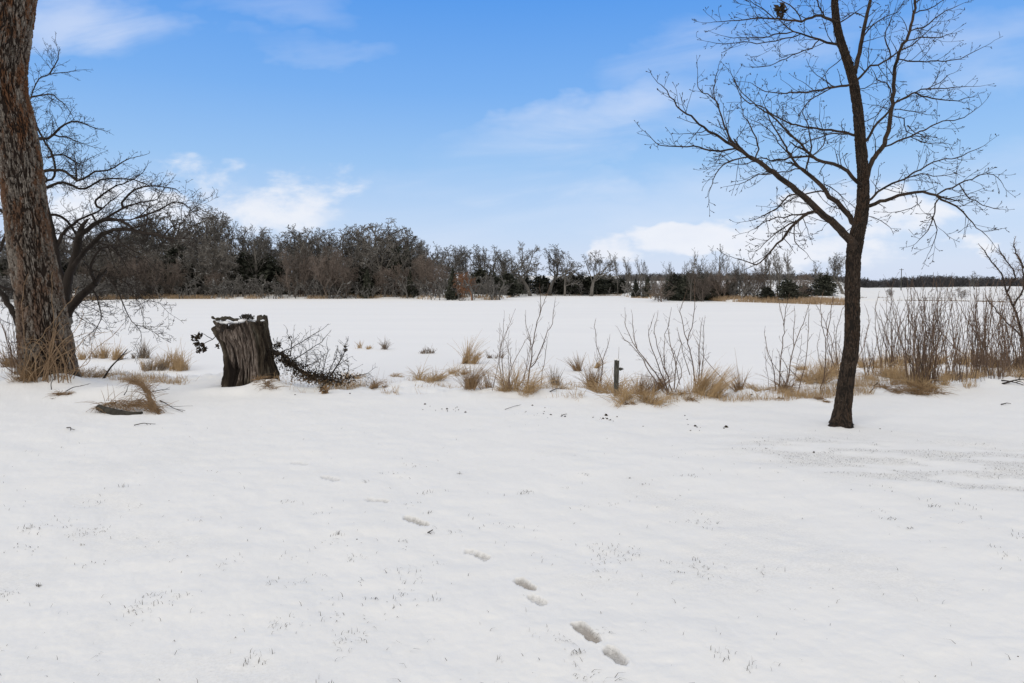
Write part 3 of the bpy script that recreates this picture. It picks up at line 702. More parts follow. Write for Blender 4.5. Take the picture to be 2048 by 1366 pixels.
# limbs on the far side, seen left of the big trunk
K.limb([(118, 735), (80, 705), (44, 655), (18, 610), (0, 585), (-40, 540), (-90, 470)], 16, 6, -.3)
K.limb([(128, 655), (70, 600), (30, 580), (0, 575), (-60, 560)], 12, 4, .5)
K.limb([(122, 600), (60, 500), (20, 440), (-20, 400), (-80, 360)], 14, 4, .4)
K.limb([(112, 520), (60, 400), (10, 330), (-30, 280), (-50, 200)], 12, 3, .2)
K.limb([(20, 440), (0, 500), (-40, 520), (-90, 520)], 8, 3, .3)
K.limb([(10, 330), (-20, 350), (-70, 330)], 7, 3, -.3)
rg = random.Random(15)
AG = dict(n=[6, 4, 3], wig=.15, up=[.015, .01, .0], taper=.6, minr=.0034, max=2, kids=[9.5, 12], kfix=False, lo=[.12, .1], ang=R(55), ratio=[.45, .42], fall=.4, rr=.62)
tw = K.twigs(AG, 13, (.2, .95), rg)
tubes('trunk', [(l[0], l[1]) for l in K.limbs[:1]] , M['far_oak'], gn, 14, gb)
tubes('crown', [(l[0], l[1]) for l in K.limbs[1:]], M['twig'], gn, 9, gb)
tubes('twigs', [(p, r) for p, r, _ in tw], M['twig'], gn, 3, gb)

# ================================================================== shrub-tree at the right edge
sb = hit(2058, 742); YS = sb[1]
sh = empty('shrub_tree', sb, 'crooked bare shrubby tree half cut off by the right edge of the view', 'tree')
S_ = Traced(YS)
S_.limb([(2058, 748), (2052, 700), (2040, 655), (2029, 616), (2013, 583), (2000, 544), (1980, 518), (1968, 500)], 6.5, 2, -.3, .8, start=YS)
S_.limb([(2052, 700), (2075, 640), (2070, 590), (2050, 545), (2035, 510), (2028, 488)], 5.5, 2, .4, 1.2)
S_.limb([(2048, 680), (2020, 650), (1992, 622), (1975, 600)], 3.5, 2, .2, .6)
S_.limb([(2029, 616), (2045, 580), (2048, 545), (2040, 520)], 4, 2, .3, 1.4)
S_.limb([(2013, 583), (2030, 550), (2012, 520), (2000, 500)], 3.5, 1.8, -.3, 1.4)
S_.limb([(2075, 640), (2100, 560), (2110, 500)], 4, 2, .2); S_.limb([(2060, 720), (2110, 650), (2140, 590)], 5, 2, .2)
rg = random.Random(25)
AS = dict(AT); AS.update(up=[.06, .04, .02], minr=.0028, kids=[7, 9])
tw = S_.twigs(AS, 20, (.2, .6), rg)
tubes('crown', [(l[0], l[1]) for l in S_.limbs], M['twig'], sh, 7, sb); tubes('twigs', [(p, r) for p, r, _ in tw], M['willow'], sh, 3, sb)

# ================================================================== far trees: one of each form, then copies
def form_oak(seed, h=12, spread=1.0, first=.28):
    rg = random.Random(seed); o = []
    A = dict(n=[6, 7, 5, 4, 3], wig=.19, up=[.0, .03, .03, .0, 0], taper=.6, minr=.020, max=4, kids=[11, 7, 6, 5], kfix=True, lo=[first, .22, .2, .15], ang=R(56) * spread, ratio=[1.12, .56, .52, .5], fall=.38, rr=.6)
    grow(o, (0, 0, -.5), (0, 0, 1), h * .50, h * .028, 0, A, rg); return o
def form_fan(seed, h=12):
    rg = random.Random(seed); o = []
    A = dict(n=[5, 8, 5, 4, 3], wig=.16, up=[.0, .05, .04, .02, 0], taper=.6, minr=.020, max=4, kids=[10, 8, 6, 5], kfix=True, lo=[.55, .25, .2, .15], ang=R(52), ratio=[1.25, .46, .5, .5], fall=.2, rr=.55)
    grow(o, (0, 0, -.5), (0, 0, 1), h * .40, h * .036, 0, A, rg); return o
def form_poplar(seed, h=12):
    rg = random.Random(seed); o = []
    A = dict(n=[8, 6, 4, 3], wig=.07, up=[.05, .16, .10, .05], taper=.7, minr=.018, max=3, kids=[18, 8, 6], kfix=True, lo=[.3, .15, .15], ang=R(36), ratio=[.42, .42, .45], fall=.35, rr=.5)
    grow(o, (0, 0, -.5), (0, 0, 1), h * .92, h * .017, 0, A, rg); return o
def form_brown(seed, h=6):
    rg = random.Random(seed); o = []
    A = dict(n=[6, 5, 4, 3], wig=.13, up=[.03, .04, .03, .02], taper=.6, minr=.0085, max=3, kids=[12, 9, 7], kfix=True, lo=[.14, .12, .1], ang=R(46), ratio=[.68, .55, .5], fall=.35, rr=.5)
    for i in range(3):
        a = rg.uniform(0, 6.28); grow(o, (.3 * math.cos(a), .3 * math.sin(a), -.3), unit((.28 * math.cos(a), .28 * math.sin(a), 1)), h * rg.uniform(.55, .75), h * .012, 0, A, rg)
    return o
def dome(o, pr=90, ph=93, k=.45):
    """pull stray shoots back into a rounded crown"""
    Q_ = np.array([q for p, r, l in o if l > 1 for q in p]); w_ = np.percentile(np.hypot(Q_[:, 0], Q_[:, 1]), pr); z0, z1 = np.percentile(Q_[:, 2], 8), np.percentile(Q_[:, 2], ph)
    zc = z0 + (z1 - z0) * .35; hz = z1 - zc; out = []
    for p, r, l in o:
        if l > 0:
            a = np.array(p, float); rho = np.sqrt((a[:, 0] ** 2 + a[:, 1] ** 2) / w_ ** 2 + (np.maximum(a[:, 2] - zc, 0) / hz) ** 2) + 1e-9
            f = np.where(rho > 1, (1 + (rho - 1) * (1 - k)) / rho, 1); a[:, 0] *= f; a[:, 1] *= f; a[:, 2] = np.where(a[:, 2] > zc, zc + (a[:, 2] - zc) * f, a[:, 2]); p = a
        out.append((p, r, l))
    return out
def proto(name, mk, mt, cat):
    o = dome(mk) if name != 'poplar_tree' else mk; root = empty(name, (0, -300, -50)); root['category'] = cat
    tr = [(p, r) for p, r, l in o if l == 0]; cr = [(p, r) for p, r, l in o if l > 0]
    hmax = float(np.percentile([q[2] for p, r, l in o for q in p if l > 1], 99)); wmax = float(np.percentile([math.hypot(q[0], q[1]) for p, r, l in o for q in p if l > 1], 94))
    tubes('trunk', tr, mt, root, 7); tubes('crown', cr, mt, root, 3)
    return root, hmax, wmax
ZOO = {}
ZOO['oak'] = [proto('oak_tree', form_oak(100 + i, 12, .9 + .08 * (i % 3), .26 + .04 * (i % 2)), M['far_oak'], 'tree') for i in range(4)] + [proto('oak_tree', form_fan(150 + i), M['far_oak'], 'tree') for i in range(4)]
ZOO['poplar'] = [proto('poplar_tree', form_poplar(200 + i), M['far_oak'], 'tree') for i in range(4)]
ZOO['brown'] = [proto('brown_bushy_tree', form_brown(300 + i), M['far_brown'], 'tree') for i in range(4)]
def form_round(seed, h=5):
    rg = random.Random(seed); o = []
    A = dict(n=[6, 5, 4, 3], wig=.16, up=[.0, .0, -.02, -.03], taper=.6, minr=.012, max=3, kids=[16, 9, 7], kfix=True, lo=[.4, .1, .1], ang=R(62), ratio=[.55, .6, .55], fall=.2, rr=.5)
    grow(o, (0, 0, -.3), (0, 0, 1), h * .85, h * .022, 0, A, rg); return o
ZOO['rust'] = [proto('rusty_tree', form_round(355), M['rust'], 'tree')]
def cedar_proto(seed, cone):
    r_ = np.random.RandomState(seed); n = 4200
    root = empty('cedar_tree', (0, -300, -50)); root['category'] = 'tree'
    z = r_.rand(n) ** (1.25 if cone else .9)
    prof = (1 - z) ** .75 * .30 + .02 if cone else np.sqrt(np.clip(1 - (z * 1.0 - .25) ** 2 * 1.5, .02, 1)) * .42
    th = r_.rand(n) * 6.2832
    l = .72 + .62 * vnoise(np.cos(th) * 2.6, np.sin(th) * 2.6, z * 8, seed) + .38 * vnoise(np.cos(th) * 6, np.sin(th) * 6, z * 20, seed + 2)
    z = z * (1 - .22 * (vnoise(np.cos(th) * 2, np.sin(th) * 2, z * 3, seed + 7) + .5))
    rr = prof * l * r_.rand(n) ** .45
    P = np.stack([rr * np.cos(th), rr * np.sin(th), z * .97 + .02 + .03 * r_.randn(n)], 1)
    a = r_.normal(0, 1, (n, 3)); a /= np.linalg.norm(a, axis=1, keepdims=True); b = np.cross(a, r_.normal(0, 1, (n, 3))); b /= np.linalg.norm(b, axis=1, keepdims=True)
    s = .026 * r_.uniform(.5, 1.6, (n, 1))
    V = np.stack([P + a * s * 1.6, P - a * s * .6 + b * s * .7, P - a * s * .6 - b * s * .7], 1).reshape(-1, 3)
    raw_mesh('crown', V, np.arange(n * 3).reshape(-1, 3), M['cedar'], root, False, k=3)
    tubes('trunk', [([(0, 0, -.05), (0.01, 0, .3), (0, 0.01, .8)], [.028, .022, .006])], M['far_oak'], root, 6)
    return root, 1.0, .32
ZOO['cone'] = [cedar_proto(400 + i, True) for i in range(2)]
ZOO['cedar'] = [cedar_proto(410 + i, False) for i in range(3)]
used = set(); frg = random.Random(99)
WOOD = 'bare trees of the wood across the frozen lake'; CED = 'dark cedars of the wood across the frozen lake'
LB = {'oak': ('grey bare tree with a spreading crown in the wood across the lake', WOOD), 'poplar': ('narrow upright bare tree rising in the wood across the lake', 'narrow upright trees across the lake'),
      'brown': ('brown bushy bare tree at the edge of the wood across the lake', 'brown bushy trees across the lake'), 'cedar': ('dark bushy evergreen cedar under the bare trees across the lake', CED),
      'cone': ('dark pointed evergreen cedar under the bare trees across the lake', 'pointed cedars across the lake'), 'rust': (None, None)}
def put(kind, px, top, Yd, wpx=None, label=None, group=None, var=None, sink=0.15):
    """a far tree at column px and distance Yd whose crown reaches row top"""
    lst = ZOO[kind]; k = frg.randrange(len(lst)) if var is None else var % len(lst)
    root, hm, wm = lst[k]
    x = (px - 1024) / F * Yd; z = G(x, Yd) - sink; zt = CZ - (top - HY) / F * Yd
    s = max((zt - z) / hm, .05); sw = s if wpx is None else (wpx / 2 / F * Yd) / wm
    rz = frg.uniform(0, 6.28)
    lo_w, hi_w = {'oak': (.82, 1.25), 'brown': (.8, 1.4), 'rust': (.9, 1.3), 'poplar': (.7, 1.3)}.get(kind, (.0, 9)); sw = min(max(sw, lo_w * s), hi_w * s)
    lb, gp = LB[kind]
    if label: lb, gp = label, group
    if (kind, k) not in used:
        used.add((kind, k)); root.location = (x, Yd, z); root.rotation_euler = (0, 0, rz); root.scale = (sw, sw, s); o = root
        if lb: o['label'] = lb
        if gp: o['group'] = gp
        return o
    c = copy_tree(root, (x, Yd, z), rz, (sw, sw, s), lb)
    if gp: c['group'] = gp
    elif 'group' in c: del c['group']
    return c
def shore(px): return float(np.interp((px - 1024) / F, *SH))
# named ones first
put('rust', 945, 545, shore(945) + 1, 34, 'small rusty orange leafy tree alone on the low spit of the far shore', None)
put('oak', 1062, 490, 175, 66, 'open grey oak with gaps of sky in its crown near the middle far shore', None, var=4)
put('oak', 1181, 502, 172, 92, 'broad fan shaped bare oak over dark cedars in the middle of the far shore', None, var=5)
put('oak', 1098, 492, 180, 56, var=6); put('oak', 1130, 506, 178, 40, var=1)
put('oak', 1686, 508, 150, 56, 'bare tree just left of the slender trunk above the snowy far bank', None)
put('poplar', 1381, 498, 122, 34, 'tall crooked bare tree standing up from the point on the right', None)
put('poplar', 1440, 492, 126, 46, 'tallest thin bare tree in the middle of the right hand point', None)
put('poplar', 1632, 524, 138, 24, 'thin bare tree above the dark cedar left of the slender trunk', None)
put('poplar', 1562, 498, 120, 38); put('poplar', 1578, 496, 122, 44); put('poplar', 1540, 500, 121, 38); put('poplar', 1527, 498, 123, 32)
for px, tp in ((1236, 508), (1250, 514), (1282, 512), (1290, 520), (1262, 518)): put('poplar', px, tp, 182, 26)
for px, tp, wd in ((1330, 540, 60), (1405, 518, 60), (1425, 520, 50), (1456, 515, 50), (1478, 520, 46), (1310, 546, 50), (1352, 530, 60), (1338, 524, 50), (1366, 520, 50), (1395, 512, 50), (1412, 526, 50), (1468, 524, 46), (1492, 520, 46), (1556, 512, 44), (1592, 530, 40)): put('poplar', px, tp, 128 + frg.uniform(-3, 12), wd)
for px, tp, wd in ((1502, 531, 74), (1518, 534, 60), (1600, 545, 40), (1320, 552, 60), (1410, 545, 70), (1445, 545, 60)): put('brown', px, tp, 118 + frg.uniform(0, 8), wd, 'low brown bushy tree on the reedy point at right', 'brown bushy trees on the right hand point')
# skyline of the main wood
SKY = [(30, 450), (75, 455), (120, 448), (165, 450), (210, 446), (255, 440), (300, 436), (330, 430), (365, 424), (400, 421), (432, 424), (470, 452), (510, 455), (545, 458), (575, 454), (610, 458), (640, 456), (680, 458), (702, 455), (738, 450), (765, 446), (792, 456), (815, 466), (845, 478), (868, 482), (905, 488), (935, 490), (965, 488), (992, 492), (1015, 500)]
for i, (px, tp) in enumerate(SKY):
    Yd = max(shore(px), 150 if px < 880 else 158) + 10 + frg.uniform(0, 14)
    put('oak', px, tp + frg.uniform(-3, 5), Yd, frg.uniform(86, 116) if px < 880 else frg.uniform(66, 84), var=(4 + (i * 3) % 4) if i % 4 else i % 3)
for i in range(26):
    px = 20 + i * 34 + frg.uniform(-8, 8); Yd = max(shore(px), 146) + 5 + frg.uniform(0, 8)
    put('oak' if i % 5 else 'poplar', px, 474 + frg.uniform(0, 35) + (20 if px > 850 else 0), Yd, frg.uniform(50, 80))
put('poplar', 632, 455, 158, 60); put('poplar', 511, 452, 154, 66, 'bare tree with a straight pale trunk left of the brown bushy trees', None)
for px, tp, wd in ((585, 500, 60), (605, 495, 66), (635, 498, 62), (660, 495, 60), (340, 520, 60), (300, 512, 70), (250, 515, 70), (690, 520, 46), (830, 520, 60), (855, 510, 60), (872, 520, 50), (760, 535, 50), (40, 520, 80), (430, 540, 50), (785, 530, 56), (200, 520, 70), (880, 545, 40)):
    put('brown', px, tp, max(shore(px), 140) + 2 + frg.uniform(0, 5), wd)
for px, tp, wd in ((350, 500, 90), (385, 520, 80), (430, 520, 70), (480, 505, 80), (520, 510, 90), (545, 525, 60), (720, 530, 70), (748, 520, 60), (805, 500, 60), (825, 520, 50), (985, 550, 50), (1015, 546, 50), (1045, 552, 44), (1150, 548, 60), (1185, 552, 70), (1215, 550, 60), (1120, 556, 50), (1085, 552, 50), (1240, 556, 44), (960, 540, 56), (140, 520, 90), (90, 510, 100), (25, 515, 90), (230, 530, 90), (290, 530, 90), (655, 540, 60), (595, 545, 60)):
    Yd = max(shore(px), 148 if px < 1020 else 178) + 6 + frg.uniform(0, 6); put('cedar', px, tp, Yd, wd)
for px, tp, wd in ((906, 540, 36), (820, 545, 30), (1272, 560, 24), (1295, 556, 26), (735, 542, 34)):
    put('cone', px, tp, shore(px) + 4, wd)
PCE = ('dark cedar on the reedy point at right', 'dark cedars on the right hand point')
for px, tp, wd in ((1348, 548, 50), (1376, 546, 40), (1402, 556, 40), (1428, 560, 36), (1460, 562, 34)): put('cedar', px, tp, 124 + frg.uniform(0, 6), wd, *PCE)
put('cedar', 1578, 560, 112, 44, 'round dark cedar at the reedy waterline right of the brown bushy tree', None)
put('cedar', 1649, 549, 132, 46, 'dark cedar just left of the slender trunk on the snowy far bank', None)
put('cedar', 1610, 572, 124, 40, *PCE); put('cedar', 1535, 575, 116, 36, *PCE)
put('brown', 1783, 577, 141, 16, 'small brown bush by the shore right of the slender trunk', None)
put('brown', 1921, 573, 128, 46, 'low round bush on the snowy field at far right', None)
put('oak', 1949, 543, 330, 26, 'single pale tree standing taller than the distant wood line', None)
# a label of its own for each far tree: counted from the thing on the near bank it stands above
MARK = [(-400, 'the left edge'), (110, 'the massive trunk'), (500, 'the stump'), (700, 'the brush pile end'), (945, 'the rusty orange tree'), (1090, 'the tall forked shoot'), (1232, 'the wooden post'), (1400, 'the tall zigzag shoot'), (1570, 'the many branched shoots')]
ORD = ['first', 'second', 'third', 'fourth', 'fifth', 'sixth', 'seventh', 'eighth', 'ninth', 'tenth', 'eleventh', 'twelfth', 'thirteenth', 'fourteenth', 'fifteenth', 'sixteenth', 'seventeenth', 'eighteenth', 'nineteenth', 'twentieth', 'twenty-first', 'twenty-second']
LOOK = {LB['oak'][0]: 'grey spreading bare tree', LB['poplar'][0]: 'narrow upright bare tree', LB['brown'][0]: 'brown bushy bare tree', LB['cedar'][0]: 'rounded dark cedar', LB['cone'][0]: 'pointed dark cedar',
        'low brown bushy tree on the reedy point at right': 'low brown bushy tree', PCE[0]: 'dark cedar on the reedy point'}
far = [o for o in sc.objects if o.parent is None and o.get('label') in LOOK and o.location.y > 50]
cnt = {}
for o in sorted(far, key=lambda o: o.location.x / o.location.y):
    px = 1024 + F * o.location.x / o.location.y; nm = [m for m in MARK if m[0] <= px][-1][1]; lk_ = LOOK[o['label']]
    k = cnt.get((lk_, nm), 0); cnt[(lk_, nm)] = k + 1
    o['label'] = '%s across the lake, %s right of %s' % (lk_, ORD[min(k, 21)], nm)

# back mass of the wood and the underbrush
def mini(seed, h, n1=7, n2=6, n3=4, minr=.03, lo0=.15):
    rg = random.Random(seed); o = []
    A = dict(n=[4, 4, 3, 2], wig=.12, up=[.0, .08, .05, .02], taper=.55, minr=minr, max=3, kids=[n1, n2, n3], kfix=True, lo=[lo0, .2, .2], ang=R(46), ratio=[.66, .52, .5], fall=.45, rr=.6)
    grow(o, (0, 0, 0), (0, 0, 1), h * .62, h * .026, 0, A, rg)
    V, Q_ = tube_arrays([(p, r) for p, r, l in o], 3); return V / V[:, 2].max(), Q_
def mass(name, lst, variants, mt, label, cat):
    r_ = np.random.RandomState(3); VV = []; QQ = []; off = 0
    for (x, y, z, h, wr) in lst:
        V, Q_ = variants[r_.randint(len(variants))]; a = r_.rand() * 6.28
        c, s = math.cos(a), math.sin(a)
        P = np.stack([(V[:, 0] * c - V[:, 1] * s) * h * wr + x, (V[:, 0] * s + V[:, 1] * c) * h * wr + y, V[:, 2] * h + z], 1)
        VV.append(P); QQ.append(Q_ + off); off += len(V)
    return tag(raw_mesh(name, np.concatenate(VV), np.concatenate(QQ), mt, None, False), label, cat, None, 'stuff')
r_ = np.random.RandomState(12)
mv = [mini(500 + i, 12) for i in range(5)]
skx = np.array([(-200, 460), (0, 462), (330, 445), (430, 440), (470, 468), (700, 470), (780, 462), (850, 492), (900, 505), (1010, 512), (1040, 535), (1110, 540), (1215, 542), (1300, 543), (1420, 539), (1500, 541), (1560, 545), (1700, 552)], float)
lst = []
for i in range(280):
    px = -250 + 1960 * (i + r_.rand()) / 280; Yd = max(float(np.interp((px - 1024) / F, *SH)), 165) + 30 + r_.rand() * 45; x = (px - 1024) / F * Yd; z = G(x, Yd) - .3
    tp = np.interp(px, skx[:, 0], skx[:, 1]) + (r_.uniform(10, 34) if px < 1220 else r_.uniform(-2, 9)); lst.append((x, Yd, z, CZ - (tp - HY) / F * Yd - z, r_.uniform(.8, 1.2)))
mass('far_wood', lst, mv, M['far_mass'], 'dense grey mass of bare trees deep in the wood beyond the lake', 'wood')
bv = [mini(520 + i, 3, 5, 5, 3, .03) for i in range(4)]
lst = []
for i in range(900):
    px = -250 + 1760 * (i + r_.rand()) / 900; Yd = max(shore(px), 112) + 2 + r_.rand() ** 1.9 * 40
    if px > 1300: Yd = shore(px) + 4 + r_.rand() * 20
    x = (px - 1024) / F * Yd; z = G(x, Yd) - .15
    if px > 1300 and r_.rand() < .35: continue
    hh = r_.uniform(1.4, 5.2) * (1 if px < 1030 else .66); lst.append((x, Yd, z, hh, r_.uniform(.9, 1.5)))
mass('underbrush', lst, bv, M['far_mass'], 'tangled grey underbrush along the foot of the far wood', 'underbrush')
lv = [mini(540 + i, 10, 9, 5, 3, .07, .04) for i in range(5)]
lst = []
for i in range(900):
    px = 1240 + 1150 * (i + r_.rand()) / 900; Yd = 430 + r_.rand() * 60; x = (px - 1024) / F * Yd; z = G(x, Yd) - .4
    tp = np.interp(px, [1240, 1500, 1700, 1760, 1800, 1850, 1950, 2048, 2400], [546, 545, 552, 557, 554, 549, 553, 552, 548]) + r_.uniform(-1, 6)
    lst.append((x, Yd, z, max(CZ - (tp - HY) / F * Yd - z, 3.5), r_.uniform(.9, 1.3)))
for i in range(700):
    px = 1240 + 1150 * (i + r_.rand()) / 700; Yd = 428 + r_.rand() * 25; x = (px - 1024) / F * Yd; z = G(x, Yd) - .5; lst.append((x, Yd, z, r_.uniform(3, 5.5), r_.uniform(1.2, 1.8)))
mass('distant_treeline', lst, lv, M['far_line'], 'long dark line of distant bare woods behind the snowy field', 'wood')

# reeds along the far shore
def blades(name, P, L, wd, lean, mt, label, cat, kind='stuff', seg=2, seed=1, parent=None):
    """P roots, L lengths, wd widths, lean (n,2) horizontal lean of the tip"""
    n = len(P); r_ = np.random.RandomState(seed); th = r_.rand(n) * 3.14
    S = np.stack([np.cos(th), np.sin(th), np.zeros(n)], 1) * wd[:, None]
    mid = P + np.stack([lean[:, 0] * .35 * L, lean[:, 1] * .35 * L, L * .6], 1)
    tip = P + np.stack([lean[:, 0] * L, lean[:, 1] * L, L * (1 - .35 * np.clip(np.hypot(lean[:, 0], lean[:, 1]), 0, 1.5))], 1)
    V = np.stack([P - S, P + S, mid + S * .7, mid - S * .7, tip + S * .12, tip - S * .12], 1).reshape(-1, 3)
    b = (np.arange(n) * 6)[:, None]; Q_ = np.concatenate([b + np.array([[0, 1, 2, 3]]), b + np.array([[3, 2, 4, 5]])])
    o = raw_mesh(name, V, Q_, mt, parent, False)
    return tag(o, label, cat, None, kind) if label else o
def shorestrip(x0, x1, n, depth, h0, h1, seed, thr, off=0):
    r_ = np.random.RandomState(seed); px = r_.uniform(x0, x1, n); s = np.interp((px - 1024) / F, *SH); Yd = s + off + r_.rand(n) ** 1.4 * depth
    x = (px - 1024) / F * Yd; k = fbm(x * .22, Yd * .4, octv=3, seed=seed) > thr
    x, Yd = x[k], Yd[k]; z = H0(x, Yd) - .05; kk = z > LAKE_Z - .25; x, Yd, z = x[kk], Yd[kk], z[kk]; m = len(x)
    return np.stack([x, Yd, np.maximum(z, LAKE_Z - .02)], 1), r_.uniform(h0, h1, m)
parts = [shorestrip(100, 1005, 15000, 9, .25, .95, 61, -.25), shorestrip(1005, 1262, 2500, 4, .2, .6, 62, -.1), shorestrip(1300, 1710, 13000, 10, .3, 1.0, 63, -.35), shorestrip(1262, 1320, 900, 4, .2, .5, 64, 0), shorestrip(150, 420, 5000, 6, .4, 1.0, 65, -.6)]
P = np.concatenate([p[0] for p in parts]); L = np.concatenate([p[1] for p in parts]); r_ = np.random.RandomState(8)
blades('reeds', P, L, r_.uniform(.02, .045, len(P)), r_.normal(0, .3, (len(P), 2)), M['reed'], 'strip of tan dry reeds and grass along the far shore', 'reeds')
parts = [shorestrip(1715, 2400, 7000, 1.5, .1, .4, 66, -.3), shorestrip(1715, 2400, 3500, 2.0, .1, .4, 67, -.2, off=10)]
P = np.concatenate([p[0] for p in parts]); L = np.concatenate([p[1] for p in parts])
blades('field_edge_grass', P, L, r_.uniform(.02, .04, len(P)), r_.normal(0, .3, (len(P), 2)), M['weed'], 'thin brown line of stubble edging the snowy field at right', 'grass')
# pole in the field
pb = np.array([(1802 - 1024) / F * 300, 300, G((1802 - 1024) / F * 300, 300)])
po = empty('utility_pole', pb, 'lone dark utility pole against the distant wood right of the slender tree', 'pole')
zt = CZ - (537 - HY) / F * 300 - pb[2]
tubes('pole', [([(0, 0, -.3), (.1, 0, zt * .5), (.25, 0, zt)], [.2, .17, .14])], M['post'], po, 10)
tubes('crossarm', [([(-.7, 0, zt - .5), (1.2, 0, zt - .5)], [.09, .09])], M['post'], po, 6)
# fallen snow-laden branches on the far shore
for i, (a, b, lb) in enumerate((((655, 590), (722, 572), 'snow covered fallen branches under the brown bushy trees'), ((410, 585), (455, 560), 'snow dusted fallen branch at the foot of the tall wood'), ((1075, 560), (1100, 586), 'snow dusted leaning dead branch below the open oak'), ((918, 598), (938, 601), 'dark fallen log beside the rusty orange tree'))):
    Yd = shore(a[0]) + (2.5 if i != 3 else .3); A_ = W(a[0], a[1], Yd); B_ = W(b[0], b[1], Yd + 1.0); A_[2] = G(A_[0], A_[1]); rg = random.Random(i)
    o = []; Aa = dict(n=[6, 4, 3], wig=.12, up=[0, .03, .02], taper=.6, minr=.035, max=2, kids=[7, 4], kfix=True, lo=[.2, .2], ang=R(50), ratio=[.5, .5], fall=.4, rr=.6)
    d = B_ - A_; grow(o, (0, 0, .1), unit(tuple(d)), np.linalg.norm(d) * .8, .09, 0, Aa, rg)
    f_ = tubes('fallen_branch', [(p, r) for p, r, _ in o], M['snowy'] if i != 3 else M['rot'], None, 5); f_.location = A_; tag(f_, lb, 'fallen branch')

# ================================================================== near bank: dry grass, willow stems
def clump(px, py, wpx, hpx, label, n=None, style='tuft', mt='straw', group=None, seed=None, lean=(0, 0), stalks=0):
    b = hit(px, py); s = b[1] / F; wd = wpx * s; h = hpx * s
    r_ = np.random.RandomState(seed if seed is not None else int(px * 3 + py)); n = n or int(min(620, 50 + wpx * hpx * .15))
    n = int(n * .8); K_ = int(2 + wpx / 11); kc = np.stack([r_.uniform(-.42, .42, K_) * wd, r_.normal(0, .22, K_) * wd], 1); kh = r_.uniform(.35, 1.1, K_); kh[0] = 1.05
    kl = r_.normal(0, .32, (K_, 2)) + np.array([.10, 0]); ki = r_.choice(K_, n, p=(lambda q: q / q.sum())(r_.uniform(.3, 1.6, K_))); ks = r_.uniform(.05, .14, K_) * (wd ** .5)
    x = kc[ki, 0] + r_.normal(0, 1, n) * ks[ki] * .6; y = kc[ki, 1] + r_.normal(0, 1, n) * ks[ki] * .6
    zz = np.maximum(H0(b[0] + x, b[1] + y), LAKE_Z) - b[2] - .02
    L = h * kh[ki] * r_.uniform(.25, 1.1, n) ** .8 * np.exp(-(x / wd * 1.3) ** 2); L = np.where(r_.rand(n) < .04, L * 1.45, L)
    rt = np.stack([x, y, zz], 1)
    a = r_.rand(n) * 6.283
    if style == 'tuft': out = np.abs(r_.normal(.36, .36, n)); dr = .4
    elif style == 'arch': out = np.abs(r_.normal(.85, .45, n)); dr = .9
    else: out = np.abs(r_.normal(1.2, .4, n)); dr = 1.25
    ux = np.cos(a) * out + x / wd * .7 + lean[0] + kl[ki, 0]; uy = np.sin(a) * out + lean[1] + kl[ki, 1]
    ts = np.linspace(0, 1, 5); lines = []
    PX = rt[:, None, 0] + (ux * L)[:, None] * ts[None] ** 1.3; PY = rt[:, None, 1] + (uy * L)[:, None] * ts[None] ** 1.3
    PZ = rt[:, None, 2] + L[:, None] * (ts[None] * 1.25 - (dr * .55 * np.clip(out, 0, 1.8))[:, None] * ts[None] ** 2.2)
    gz = np.maximum(H0(b[0] + PX, b[1] + PY), LAKE_Z) - b[2]; PZ = np.maximum(PZ, gz - .01 + .02 * (1 - ts[None]))
    rr = r_.uniform(.0018, .0044, n)[:, None] * (s * F / 14) * np.array([1, 1, .9, .7, .3])[None]
    P3 = np.stack([PX, PY, PZ], -1); ok = [(P3[i], rr[i]) for i in range(n)]
    o = tubes('dry_grass_clump', ok, M[mt], None, 3, smooth=False); o.location = b
    tag(o, label, 'grass clump', group)
    return o
DGC = 'dry grass clumps on the near bank'
